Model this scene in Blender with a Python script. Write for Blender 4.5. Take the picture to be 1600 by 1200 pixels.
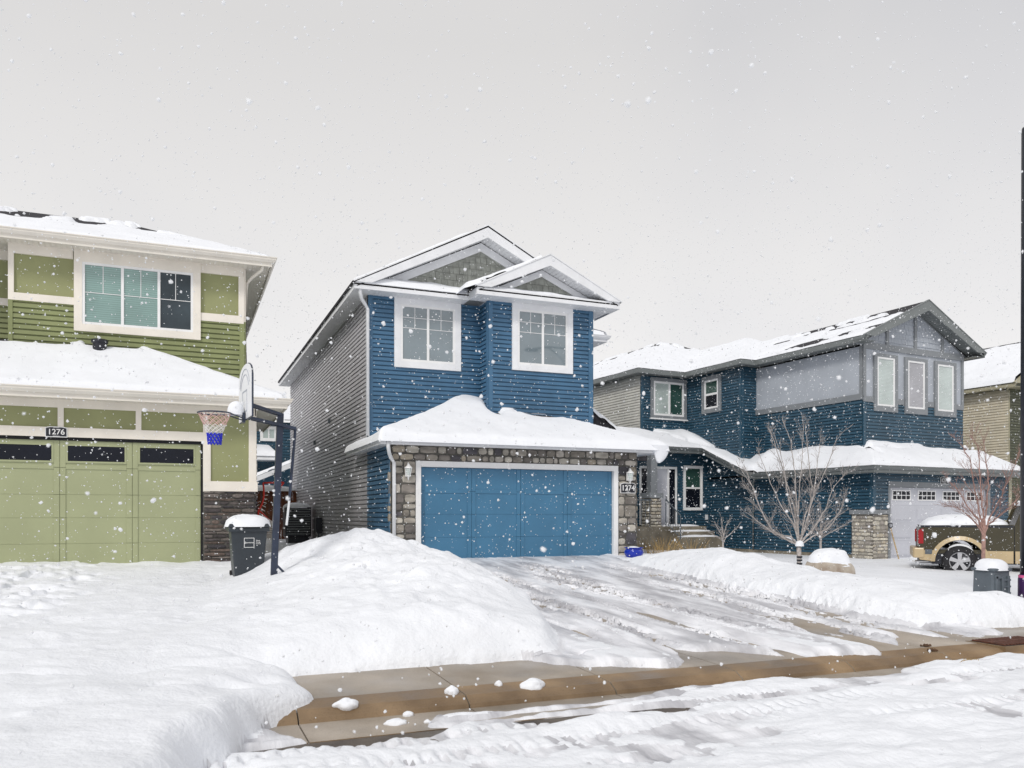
import bpy, math, random
import numpy as np
from math import radians, sin, cos, pi
from mathutils import Vector, Matrix
random.seed(7)
S = bpy.context.scene
COL = S.collection
for o in list(bpy.data.objects): bpy.data.objects.remove(o)

# ------------------------------------------------------------------ camera
cd = bpy.data.cameras.new("camera"); cam = bpy.data.objects.new("camera", cd); COL.objects.link(cam)
cam.location = (0, 0, 1.03); cam.rotation_euler = (radians(90), 0, radians(-22.2))
cd.sensor_width = 36; cd.lens = 28.67; cd.shift_y = 205/1600
cd.clip_start = .05; cd.clip_end = 2000
S.camera = cam
cd.dof.use_dof = True; cd.dof.focus_distance = 17; cd.dof.aperture_fstop = 4
# ------------------------------------------------------------------ sky, sun, exposure
SUN_EL, SUN_AZ = radians(40), radians(226)         # azimuth clockwise from +Y
w = bpy.data.worlds.new("World"); S.world = w; w.use_nodes = True
nt = w.node_tree; N = nt.nodes; L = nt.links
bg = N["Background"]
sky = N.new("ShaderNodeTexSky"); sky.sky_type = 'NISHITA'; sky.sun_disc = False
sky.sun_elevation = SUN_EL; sky.sun_rotation = SUN_AZ; sky.dust_density = 3
hs = N.new("ShaderNodeHueSaturation"); hs.inputs['Saturation'].default_value = .08
L.new(sky.outputs[0], hs.inputs['Color'])
mx = N.new("ShaderNodeMix"); mx.data_type = 'RGBA'; mx.inputs['Factor'].default_value = .93   # thick even cloud over the sky
L.new(hs.outputs[0], mx.inputs['A'])
tcw = N.new("ShaderNodeTexCoord"); nzw = N.new("ShaderNodeTexNoise"); nzw.inputs['Scale'].default_value = 1.3; nzw.inputs['Detail'].default_value = 5
L.new(tcw.outputs['Generated'], nzw.inputs['Vector'])
rw = N.new("ShaderNodeValToRGB")
rw.color_ramp.elements[0].position = .38; rw.color_ramp.elements[0].color = (7.85, 7.88, 8.22, 1)
rw.color_ramp.elements[1].position = .62; rw.color_ramp.elements[1].color = (9.1, 8.98, 8.95, 1)
L.new(nzw.outputs['Fac'], rw.inputs[0])
sp = N.new("ShaderNodeSeparateXYZ"); L.new(tcw.outputs['Generated'], sp.inputs[0])      # cloud deck brighter towards the horizon
rz = N.new("ShaderNodeMapRange"); rz.inputs['From Min'].default_value = .1; rz.inputs['From Max'].default_value = .5; rz.inputs['To Min'].default_value = 1.04; rz.inputs['To Max'].default_value = .80
L.new(sp.outputs['Z'], rz.inputs[0]); vm = N.new("ShaderNodeVectorMath"); vm.operation = 'SCALE'; L.new(rw.outputs[0], vm.inputs[0]); L.new(rz.outputs[0], vm.inputs['Scale']); L.new(vm.outputs[0], mx.inputs['B'])
L.new(mx.outputs['Result'], bg.inputs[0]); bg.inputs[1].default_value = .0915
ld = bpy.data.lights.new("sun", 'SUN'); ld.energy = 1.5; ld.angle = radians(12); ld.color = (1, .96, .9)
sun = bpy.data.objects.new("sun", ld); COL.objects.link(sun)
dv = Vector((sin(SUN_AZ)*cos(SUN_EL), cos(SUN_AZ)*cos(SUN_EL), sin(SUN_EL)))
sun.rotation_euler = dv.to_track_quat('Z', 'Y').to_euler()
S.view_settings.view_transform = 'Standard'; S.view_settings.look = 'None'
S.view_settings.exposure = .16; S.view_settings.gamma = 1

# ------------------------------------------------------------------ materials
def mat(name, col, rough=.6, var=.08, scale=4., bump=0., bscale=40., spec=.5, metal=0., col2=None, detail=4, stretch=None, lo=.35, hi=.65):
    m = bpy.data.materials.new(name); m.use_nodes = True
    t = m.node_tree; n = t.nodes; l = t.links; b = n["Principled BSDF"]
    b.inputs['Roughness'].default_value = rough; b.inputs['Metallic'].default_value = metal
    b.inputs['Specular IOR Level'].default_value = spec
    tc = n.new("ShaderNodeTexCoord"); src = tc.outputs['Object']
    if stretch:
        mp = n.new("ShaderNodeMapping"); mp.inputs['Scale'].default_value = stretch; l.new(src, mp.inputs[0]); src = mp.outputs[0]
    nz = n.new("ShaderNodeTexNoise"); nz.inputs['Scale'].default_value = scale; nz.inputs['Detail'].default_value = detail
    l.new(src, nz.inputs['Vector'])
    r = n.new("ShaderNodeValToRGB"); e = r.color_ramp.elements
    c2 = col2 or tuple(min(1, c*(1+var)) for c in col); c1 = col if col2 else tuple(c*(1-var) for c in col)
    e[0].position = lo; e[0].color = (*c1, 1); e[1].position = hi; e[1].color = (*c2, 1)
    l.new(nz.outputs['Fac'], r.inputs[0]); l.new(r.outputs[0], b.inputs['Base Color'])
    if bump:
        nb = n.new("ShaderNodeTexNoise"); nb.inputs['Scale'].default_value = bscale; nb.inputs['Detail'].default_value = 5
        l.new(src, nb.inputs['Vector'])
        bp = n.new("ShaderNodeBump"); bp.inputs['Distance'].default_value = bump; bp.inputs['Strength'].default_value = 1
        l.new(nb.outputs['Fac'], bp.inputs['Height']); l.new(bp.outputs[0], b.inputs['Normal'])
    return m
def mat_vcol(name, rough=.85, bump=.004, bscale=50):
    m = mat(name, (.5, .5, .5), rough, .0, 5, bump, bscale)
    t = m.node_tree; n = t.nodes; l = t.links; b = n["Principled BSDF"]
    a = n.new("ShaderNodeAttribute"); a.attribute_name = "stone_colour"
    nz = n.new("ShaderNodeTexNoise"); nz.inputs['Scale'].default_value = 22; nz.inputs['Detail'].default_value = 6
    r = n.new("ShaderNodeMapRange"); r.inputs['From Min'].default_value = .3; r.inputs['From Max'].default_value = .7
    r.inputs['To Min'].default_value = .65; r.inputs['To Max'].default_value = 1.3
    l.new(nz.outputs['Fac'], r.inputs[0])
    v = n.new("ShaderNodeVectorMath"); v.operation = 'SCALE'
    l.new(a.outputs['Color'], v.inputs[0]); l.new(r.outputs[0], v.inputs['Scale']); l.new(v.outputs[0], b.inputs['Base Color'])
    return m
def glass(name, col, refl=.5, rough=.03):
    m = mat(name, col, rough, .12, 1.2, spec=refl)
    m.node_tree.nodes["Principled BSDF"].inputs['IOR'].default_value = 1.6
    m.node_tree.nodes["Principled BSDF"].inputs['Coat Weight'].default_value = 1
    m.node_tree.nodes["Principled BSDF"].inputs['Coat IOR'].default_value = 1.7
    return m
SNOW = mat("snow", (.84, .86, .9), .7, .02, 2, .006, 38, spec=.25)
SNOWG = mat("ground_snow", (.83, .85, .89), .7, .03, 1.3, .013, 24, spec=.25)
SNOWD = mat("packed_snow", (.44, .44, .47), .45, .0, 1.6, .007, 24, spec=.4, col2=(.85, .86, .9), stretch=(2.2, .45, 1), detail=7, lo=.36, hi=.6)
ASPH = mat("shingle", (.022, .021, .026), .85, .35, 9, .01, 26)
BLUE = mat("blue_vinyl", (.058, .143, .245), .42, .1, 2.2, spec=.4)
BLUES = mat("grey_vinyl_side", (.42, .41, .43), .4, .06, 2.0, spec=.5)
BDOOR = mat("blue_door_paint", (.052, .176, .305), .4, .06, 1.5, .0006, 120)
WHITE = mat("white_aluminium", (.78, .79, .81), .4, .04, 3)
WHITEB = mat("white_vinyl", (.82, .82, .82), .4, .03, 3)
CREAM = mat("cream_aluminium", (.74, .70, .63), .45, .04, 3)
CREAMB = mat("cream_trim", (.8, .75, .67), .5, .04, 3)
GREEN = mat("green_vinyl", (.235, .262, .115), .5, .08, 2.2)
GREENP = mat("green_panel", (.28, .292, .142), .7, .07, 1.5, .001, 150)
GDOOR = mat("green_door_paint", (.355, .38, .22), .45, .05, 1.1, .0006, 120)
SHAKE = mat("sage_shake", (.30, .31, .28), .8, .18, 7, .003, 40)
TEAL = mat("dark_teal_vinyl", (.026, .076, .120), .4, .12, 2.2)
GREIGE = mat("greige_vinyl", (.58, .57, .52), .5, .08, 2.2)
GREYP = mat("grey_panel", (.40, .43, .475), .7, .06, 1.3)
GREYT = mat("grey_trim", (.22, .235, .25), .5, .06, 3)
GREYG = mat("grey_gutter", (.17, .185, .185), .4, .06, 3)
GRDOOR = mat("grey_door_paint", (.54, .55, .60), .45, .04, 1.5)
TAN = mat("tan_vinyl", (.66, .60, .47), .5, .08, 2.2)
OLIVE = mat("olive_trim", (.40, .37, .26), .5, .06, 2.2)
OLIVED = mat("olive_dark_vinyl", (.07, .075, .04), .5, .08, 2.2)
STONE = mat_vcol("stone_veneer"); MORTAR = mat("mortar", (.10, .095, .085), .95, .2, 20, .004, 60)
BLACK = mat("black_metal", (.012, .014, .022), .35, .2, 8)
NAVYM = mat("navy_metal", (.022, .032, .06), .35, .2, 8)
DARKG = mat("dark_gap", (.012, .012, .014), .8, .2, 8)
CONC = mat("concrete", (.27, .225, .175), .55, .0, 1.4, .003, 60, col2=(.46, .405, .345), detail=8, lo=.3, hi=.68)
KERB = mat("wet_kerb", (.17, .105, .05), .4, .0, 1.8, .003, 60, col2=(.29, .20, .115), detail=8, lo=.3, hi=.68)
ROADM = mat("asphalt", (.06, .05, .045), .6, .0, 2.2, .006, 90, col2=(.15, .125, .10), detail=8)
FOUND = mat("foundation", (.24, .21, .16), .9, .2, 3, .004, 40)
GL_B = glass("window_glass", (.17, .215, .24))
GL_T = glass("blind_glass", (.20, .33, .30), .4)
GL_TL = glass("pale_blind_glass", (.47, .54, .52), .3)
GL_GR = glass("grey_blind_glass", (.35, .35, .38), .3)
GL_D = mat("dark_glass", (.008, .010, .017), .05, .2, 1, spec=.25)
GL_N = mat('mid_dark_glass', (.04, .055, .065), .08, .3, 1.4, spec=.4)  # mid-dark pane colour, no clear coat
GL_G = glass("green_curtain_glass", (.03, .075, .06), .4)
BARK = mat("bark", (.40, .365, .345), .85, .25, 18, .003, 60)
BARKR = mat("red_bark", (.34, .21, .18), .8, .25, 18, .003, 60)
STRAW = mat("dry_stalk", (.40, .27, .11), .9, .3, 15)
BIN = mat("bin_plastic", (.028, .036, .045), .45, .1, 6)
PLAST = mat("grey_plastic", (.10, .12, .14), .5, .12, 6)
REDP = mat("red_paint", (.55, .03, .02), .45, .1, 5)
NETW = mat("net_cord", (.7, .68, .64), .9, .1, 9)
NETP = mat("net_cord_pink", (.62, .42, .38), .9, .1, 9)
NETB = mat("net_cord_blue", (.02, .03, .5), .8, .1, 9)
CERAM = mat("blue_glaze", (.008, .03, .38), .12, .1, 4)
FENCEM = mat("brown_fence", (.16, .055, .025), .8, .25, 5, .003, 30)
ROCK = mat("boulder_rock", (.30, .24, .19), .9, .0, 3.5, .02, 9, col2=(.52, .47, .40))
WOOD = mat("wood_handle", (.42, .30, .15), .7, .15, 8)
TRKD = mat("truck_dark_paint", (.05, .043, .022), .22, .08, 3)
TRKB = mat("truck_beige_paint", (.50, .39, .23), .3, .05, 3)
RUBB = mat("rubber", (.015, .015, .018), .8, .2, 10)
CHROM = mat("alloy", (.6, .6, .62), .3, .05, 5, metal=.8)
TAILR = mat("tail_light_red", (.30, .008, .012), .2, .1, 5)
PURP = mat("purple_wrap", (.05, .015, .09), .5, .2, 5)
PINK = mat("pink_ribbon", (.75, .12, .32), .6, .1, 5)
DIRT = mat("dirt", (.10, .055, .03), .95, .3, 20, .01, 40)

def grit(m, fine=130, k=.55, stain=.9):
    t = m.node_tree; n = t.nodes; l = t.links; b = n["Principled BSDF"]; src = b.inputs['Base Color'].links[0].from_socket
    tc = n.new("ShaderNodeTexCoord")
    for sc, a0, a1, lo_, hi_ in ((fine, .30, .42, k, 1.0), (stain, .40, .60, .72, 1.08)):
        z = n.new("ShaderNodeTexNoise"); z.inputs['Scale'].default_value = sc; z.inputs['Detail'].default_value = 6; l.new(tc.outputs['Object'], z.inputs['Vector'])
        r = n.new("ShaderNodeMapRange"); r.inputs['From Min'].default_value = a0; r.inputs['From Max'].default_value = a1; r.inputs['To Min'].default_value = lo_; r.inputs['To Max'].default_value = hi_; l.new(z.outputs['Fac'], r.inputs[0])
        v = n.new("ShaderNodeVectorMath"); v.operation = 'SCALE'; l.new(src, v.inputs[0]); l.new(r.outputs[0], v.inputs['Scale']); src = v.outputs[0]
        if sc == stain:
            q = n.new("ShaderNodeMapRange"); q.inputs['From Min'].default_value = a0; q.inputs['From Max'].default_value = a1; q.inputs['To Min'].default_value = .28; q.inputs['To Max'].default_value = .75; l.new(z.outputs['Fac'], q.inputs[0]); l.new(q.outputs[0], b.inputs['Roughness'])
    l.new(src, b.inputs['Base Color'])
for q_ in (CONC, KERB, ROADM, FOUND): grit(q_)
def blind(m, sc=7.):
    t = m.node_tree; n = t.nodes; l = t.links; b = n["Principled BSDF"]; src = b.inputs['Base Color'].links[0].from_socket
    tc = n.new("ShaderNodeTexCoord"); wv = n.new("ShaderNodeTexWave"); wv.bands_direction = 'Z'; wv.inputs['Scale'].default_value = sc; wv.inputs['Distortion'].default_value = .3; l.new(tc.outputs['Object'], wv.inputs['Vector'])
    r = n.new("ShaderNodeMapRange"); r.inputs['To Min'].default_value = .78; r.inputs['To Max'].default_value = 1.1; l.new(wv.outputs['Fac'], r.inputs[0])
    v = n.new("ShaderNodeVectorMath"); v.operation = 'SCALE'; l.new(src, v.inputs[0]); l.new(r.outputs[0], v.inputs['Scale']); l.new(v.outputs[0], b.inputs['Base Color'])
for q_ in (GL_T, GL_TL, GL_GR): blind(q_)

# ------------------------------------------------------------------ noise (numpy)
def _h(ix, iy, seed):
    n = (ix.astype(np.int64)*374761393 + iy.astype(np.int64)*668265263 + seed*974711) & 0x7fffffff
    n = ((n ^ (n >> 13))*1274126177) & 0x7fffffff
    return ((n ^ (n >> 16)) & 0xffff)/65535.
def vn(x, y, seed=0):
    x = np.asarray(x, float); y = np.asarray(y, float)
    ix = np.floor(x); iy = np.floor(y); fx = x-ix; fy = y-iy
    fx = fx*fx*fx*(fx*(fx*6-15)+10); fy = fy*fy*fy*(fy*(fy*6-15)+10)
    a = _h(ix, iy, seed); b = _h(ix+1, iy, seed); c = _h(ix, iy+1, seed); d = _h(ix+1, iy+1, seed)
    return (a*(1-fx)+b*fx)*(1-fy)+(c*(1-fx)+d*fx)*fy*1.0
def fbm(x, y, seed=0, o=4, g=.5):
    s = 0; a = 1; t = 0
    for i in range(o):
        s = s+a*vn(x*2**i+i*17.3, y*2**i-i*9.1, seed+i); t += a; a *= g
    return s/t                                                     # 0..1, mean .5
def ss(a, b, x):
    t = np.clip((np.asarray(x, float)-a)/(b-a), 0, 1); return t*t*(3-2*t)

# ------------------------------------------------------------------ objects
TH = radians(4.5)
def tagit(o, label=None, cat=None, group=None, kind=None):
    if label: o['label'] = label
    if cat: o['category'] = cat
    if group: o['group'] = group
    if kind: o['kind'] = kind
    return o
def thing(name, org, label, cat, group=None, rot=0., tilt=None):
    """Empty at org; org is given in the frame turned by rot about the world origin"""
    o = bpy.data.objects.new(name, None); COL.objects.link(o); o.empty_display_size = .3
    x, y, z = org
    o.location = (x*cos(rot)-y*sin(rot), x*sin(rot)+y*cos(rot), z); o.rotation_euler = (0, 0, rot)
    ORG[o.name] = Vector(org)
    return tagit(o, label, cat, group)
ORG = {}
class Wall:
    def __init__(s, O, u, n): s.O = O; s.u = u; s.n = n
    def p(s, a, z, d): return (s.O[0]+s.u[0]*a+s.n[0]*d, s.O[1]+s.u[1]*a+s.n[1]*d, z)
def front(Y): return Wall((0, Y), (1, 0), (0, -1))
def left(X): return Wall((X, 0), (0, 1), (-1, 0))
def right(X): return Wall((X, 0), (0, 1), (1, 0))
def back(Y): return Wall((0, Y), (1, 0), (0, 1))
class MB:
    def __init__(s): s.v = []; s.f = []; s.c = []; s.m = []; s.mi = 0; s.marks = []
    def mark(s): s.marks.append((len(s.v), len(s.f)))
    def build_each(s, name, m, root, under=None, **kw):
        ms = s.marks+[(len(s.v), len(s.f))]; out = []
        for (v0, f0), (v1, f1) in zip(ms, ms[1:]):
            q = MB(); q.v = s.v[v0:v1]; q.f = [tuple(i-v0 for i in f) for f in s.f[f0:f1]]; q.m = s.m[f0:f1]; q.c = s.c[f0:f1]
            o = q.build(name, m, root, **kw); out.append(o)
            if under: o.parent = under
        return out
    def quad(s, *pts, col=None):
        b = len(s.v); s.v += [tuple(p) for p in pts]; s.f.append(tuple(range(b, b+len(pts)))); s.m.append(s.mi); s.c.append(col)
    def hexa(s, P):
        b = len(s.v); s.v += [tuple(p) for p in P]
        for q in ((0, 3, 2, 1), (4, 5, 6, 7), (0, 1, 5, 4), (1, 2, 6, 5), (2, 3, 7, 6), (3, 0, 4, 7)):
            s.f.append(tuple(b+i for i in q)); s.m.append(s.mi); s.c.append(None)
        return s
    def box(s, x0, x1, y0, y1, z0, z1):
        return s.hexa([(x0, y0, z0), (x1, y0, z0), (x1, y1, z0), (x0, y1, z0), (x0, y0, z1), (x1, y0, z1), (x1, y1, z1), (x0, y1, z1)])
    def wbox(s, W, a0, a1, z0, z1, d0, d1):
        s.mark(); p = W.p
        return s.hexa([p(a0, z0, d0), p(a1, z0, d0), p(a1, z0, d1), p(a0, z0, d1), p(a0, z1, d0), p(a1, z1, d0), p(a1, z1, d1), p(a0, z1, d1)])
    def wprism(s, W, poly, d0, d1):
        s.mark(); n = len(poly); b = len(s.v)
        s.v += [W.p(a, z, d0) for a, z in poly]+[W.p(a, z, d1) for a, z in poly]
        fs = [tuple(range(b, b+n)), tuple(range(b+2*n-1, b+n-1, -1))]+[(b+i, b+(i+1) % n, b+n+(i+1) % n, b+n+i) for i in range(n)]
        for f in fs: s.f.append(f); s.m.append(s.mi); s.c.append(None)
        return s
    def tube(s, pts, rad, n=8, cap=True):
        pts = [Vector(p) for p in pts]
        if not hasattr(rad, '__len__'): rad = [rad]*len(pts)
        b = len(s.v); up = None
        for i, p in enumerate(pts):
            d = (pts[min(i+1, len(pts)-1)]-pts[max(i-1, 0)])
            if d.length < 1e-9: d = Vector((0, 0, 1))
            d.normalize()
            if up is None: up = Vector((0, 0, 1)) if abs(d.z) < .9 else Vector((1, 0, 0))
            a = d.cross(up)
            if a.length < 1e-6: a = d.orthogonal()
            a.normalize(); up2 = a.cross(d)
            for k in range(n):
                t = 2*pi*k/n+pi/n; q = p+(a*cos(t)+up2*sin(t))*rad[i]; s.v.append(tuple(q))
        for i in range(len(pts)-1):
            for k in range(n):
                s.f.append((b+i*n+k, b+i*n+(k+1) % n, b+(i+1)*n+(k+1) % n, b+(i+1)*n+k)); s.m.append(s.mi); s.c.append(None)
        if cap:
            s.f.append(tuple(b+k for k in range(n))[::-1]); s.m.append(s.mi); s.c.append(None)
            e = b+(len(pts)-1)*n
            s.f.append(tuple(e+k for k in range(n))); s.m.append(s.mi); s.c.append(None)
        return s
    def lathe(s, c, prof, n=24, axis=None):
        """prof = [(r, z)], axis as rotation matrix"""
        b = len(s.v)
        for r, z in prof:
            for k in range(n):
                v = Vector((r*cos(2*pi*k/n), r*sin(2*pi*k/n), z))
                if axis: v = axis @ v
                s.v.append(tuple(v+Vector(c)))
        for i in range(len(prof)-1):
            for k in range(n):
                s.f.append((b+i*n+k, b+i*n+(k+1) % n, b+(i+1)*n+(k+1) % n, b+(i+1)*n+k)); s.m.append(s.mi); s.c.append(None)
        return s
    def build(s, name, m, root=None, smooth=False, bevel=0, loc=None):
        me = bpy.data.meshes.new(name)
        o0 = ORG[root.name] if root is not None and root.name in ORG else (Vector(loc) if loc else Vector((0, 0, 0)))
        me.from_pydata([(v[0]-o0[0], v[1]-o0[1], v[2]-o0[2]) for v in s.v], [], s.f)
        ms = m if isinstance(m, (list, tuple)) else [m]
        for q in ms: me.materials.append(q)
        if len(ms) > 1: me.polygons.foreach_set('material_index', s.m)
        if smooth: me.polygons.foreach_set('use_smooth', [True]*len(s.f))
        if any(c is not None for c in s.c):
            at = me.color_attributes.new("stone_colour", 'FLOAT_COLOR', 'CORNER'); arr = []
            for f, c in zip(s.f, s.c): arr += list((*(c or (.5, .5, .5)), 1))*len(f)
            at.data.foreach_set('color', arr)
        me.update(); me.validate()
        o = bpy.data.objects.new(name, me); COL.objects.link(o)
        if root is not None: o.parent = root; ORG[o.name] = o0
        elif loc: o.location = loc; ORG[o.name] = o0
        if bevel:
            b = o.modifiers.new("bevel", 'BEVEL'); b.width = bevel; b.segments = 2; b.limit_method = 'ANGLE'
        return o
def sub(o, parent):                      # make o a sub-part of parent (same origin)
    o.parent = parent; return o
def grid_obj(name, X, Y, Z, m, root=None, keep=None, nrm=None):
    n, k = X.shape; idx = np.arange(n*k).reshape(n, k)
    q = np.stack([idx[:-1, :-1], idx[:-1, 1:], idx[1:, 1:], idx[1:, :-1]], -1).reshape(-1, 4)
    if keep is not None: q = q[keep.reshape(-1)]
    o0 = ORG[root.name] if root is not None else Vector((0, 0, 0))
    co = np.stack([X-o0[0], Y-o0[1], Z-o0[2]], -1).reshape(-1, 3)
    us, inv = np.unique(q.reshape(-1), return_inverse=True); co = co[us]; q = inv.reshape(-1, 4)
    me = bpy.data.meshes.new(name)
    me.vertices.add(len(co)); me.vertices.foreach_set('co', co.astype(np.float32).reshape(-1))
    me.loops.add(q.size); me.loops.foreach_set('vertex_index', q.reshape(-1).astype(np.int32))
    me.polygons.add(len(q)); me.polygons.foreach_set('loop_start', (np.arange(len(q))*4).astype(np.int32))
    me.update(calc_edges=True); me.polygons.foreach_set('use_smooth', np.ones(len(q), bool)); me.materials.append(m)
    if nrm is not None: me.normals_split_custom_set_from_vertices(nrm.reshape(-1, 3)[us])
    o = bpy.data.objects.new(name, me); COL.objects.link(o)
    if root is not None: o.parent = root; ORG[o.name] = o0
    return o

# ---- building pieces
def siding(W, a0, a1, z0, z1, rng=None, pitch=.108, mb=None, dep=.042):
    mb = mb or MB(); z = z0
    while z < z1-1e-4:
        t = min(z+pitch, z1); zg = z+(t-z)*.76
        def q(za, zb, da, db): mb.quad(W.p(a0, za, da), W.p(a1, za, da), W.p(a1, zb, db), W.p(a0, zb, db))
        q(z, z+(t-z)*.71, dep, dep*.86); q(z+(t-z)*.71, zg, dep*.86, .001); q(zg, t, .001, .001); q(t, t+.0005, .001, dep)
        z = t
    mb.quad(W.p(a0, z0, 0), W.p(a1, z0, 0), W.p(a1, z1, 0), W.p(a0, z1, 0))
    return mb
def shakes(W, z0, z1, rng, row=.17):
    mb = MB(); z = z0
    while z < z1:
        r = rng(z); a = r[0]-random.random()*.15
        while a < r[1]:
            wd = random.uniform(.1, .2); rt = rng(min(z+row, z1-.001))
            e0, e1 = max(a+.006, r[0]), min(a+wd-.003, r[1])
            t0, t1 = max(a+.006, rt[0]), min(a+wd-.003, rt[1])
            if e1-e0 > .01:
                d = .022+random.random()*.012; zb = z-random.random()*.014
                if t1 < t0: t0 = t1 = min(max((e0+e1)/2, rt[0]), rt[1])
                p = W.p
                mb.hexa([p(e0, zb, 0), p(e1, zb, 0), p(e1, zb, d), p(e0, zb, d), p(t0, z+row, 0), p(t1, z+row, 0), p(t1, z+row, .006), p(t0, z+row, .006)])
            a += wd
        z += row
    return mb
def stones(W, a0, a1, z0, z1, pal, style='ashlar', mb=None, ends=()):
    mb = mb or MB(); rects = []
    if style == 'ashlar':
        def split(x0, x1, y0, y1):
            w, h = x1-x0, y1-y0
            if h > .33 or (h > .24 and random.random() < .4): c = y0+h*random.uniform(.4, .6); split(x0, x1, y0, c); split(x0, x1, c, y1); return
            if w > .46 or (w > .3 and w > h*1.7 and random.random() < .6): c = x0+w*random.uniform(.35, .65); split(x0, c, y0, y1); split(c, x1, y0, y1); return
            rects.append((x0, x1, y0, y1))
        split(a0, a1, z0, z1)
    else:
        hmin, hmax, wmin, wmax = (.045, .1, .16, .45) if style == 'ledge' else (.09, .15, .16, .4)
        z = z0
        while z < z1-.01:
            h = min(random.uniform(hmin, hmax), z1-z); a = a0-random.random()*.1
            while a < a1:
                w = random.uniform(wmin, wmax); x0, x1 = max(a, a0), min(a+w, a1)
                if a1-x1 < .06: x1 = a1
                if x1-x0 > .02: rects.append((x0, x1, z, z+h))
                a = x1 if x1 > a else a+w
            z += h
    for x0, x1, y0, y1 in rects:
        g = .006 if style == 'ledge' else .011
        x0 += g; x1 -= g; y0 += g; y1 -= g
        if x1-x0 < .015 or y1-y0 < .015: continue
        c = random.choice(pal); k = random.uniform(.8, 1.2); c = tuple(min(1, q*k) for q in c)
        d = random.uniform(.035, .065); r = min(.022, (x1-x0)/4, (y1-y0)/4)
        rings = []
        for off, dd in ((0, 0), (0, d*.7), (r*.5, d*.93), (r*1.3, d)):
            ring = []
            for sx, sy in ((0, 0), (.5, 0), (1, 0), (1, .5), (1, 1), (.5, 1), (0, 1), (0, .5)):
                xx = x0+off+(x1-x0-2*off)*sx; yy = y0+off+(y1-y0-2*off)*sy
                cut = r*.7 if sx in (0, 1) and sy in (0, 1) else 0
                xx += cut*(1 if sx == 0 else -1 if sx == 1 else 0); yy += cut*(1 if sy == 0 else -1 if sy == 1 else 0)
                ring.append((xx+random.uniform(-.004, .004), yy+random.uniform(-.004, .004), dd+random.uniform(-.003, .003)*(dd > 0)))
            rings.append(ring)
        for A, B in zip(rings, rings[1:]):
            for i in range(8):
                j = (i+1) % 8
                mb.quad(W.p(A[i][0], A[i][1], A[i][2]), W.p(A[j][0], A[j][1], A[j][2]), W.p(B[j][0], B[j][1], B[j][2]), W.p(B[i][0], B[i][1], B[i][2]), col=c)
        T = rings[-1]; mb.quad(*[W.p(*(q[0], q[1], q[2])) for q in T], col=c)
    return mb
GUT = [(0, -.17), (.018, -.17), (.018, -.095), (.06, -.088), (.098, -.035), (.102, .0), (.118, .004), (.118, .022), (.09, .022), (.088, .004), (.0, .004)]
def sweep(path, prof, side=1, closed_ends=True):
    """profile (out, z) along a path of 3-D points, mitred; side=+1 puts 'out' on the right of the direction of travel"""
    mb = MB(); P = [Vector(p) for p in path]; n = len(prof); rows = []
    def nrm(d): v = Vector((d.y, -d.x, 0)); v.normalize(); return v*side
    for i, p in enumerate(P):
        ns = []
        if i > 0: ns.append(nrm(P[i]-P[i-1]))
        if i < len(P)-1: ns.append(nrm(P[i+1]-P[i]))
        if len(ns) == 2:
            m = ns[0]+ns[1]; m = m*(1/max(.35, m.dot(ns[0])))
        else: m = ns[0]
        rows.append([(p.x+m.x*a, p.y+m.y*a, p.z+z) for a, z in prof])
    for A, B in zip(rows, rows[1:]):
        for k in range(n):
            j = (k+1) % n; mb.quad(A[k], A[j], B[j], B[k])
    if closed_ends: mb.quad(*rows[0]); mb.quad(*rows[-1][::-1])
    return mb
def soffit(x0, x1, y0, y1, z, along='x', mb=None):
    """grooved soffit panels; grooves run across the eave"""
    mb = mb or MB(); st = .1
    if along == 'x':
        a = x0
        while a < x1-.001:
            b = min(a+st, x1); mb.box(a, b-.012, y0, y1, z-.012, z); mb.box(b-.012, b, y0, y1, z-.004, z); a = b
    else:
        a = y0
        while a < y1-.001:
            b = min(a+st, y1); mb.box(x0, x1, a, b-.012, z-.012, z); mb.box(x0, x1, b-.012, b, z-.004, z); a = b
    return mb
def roof_quad(root, q, mb):
    """q: eave-left, eave-right, ridge-right, ridge-left"""
    mb.hexa([(p[0], p[1], p[2]-.035) for p in q]+[tuple(p) for p in q])
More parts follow.
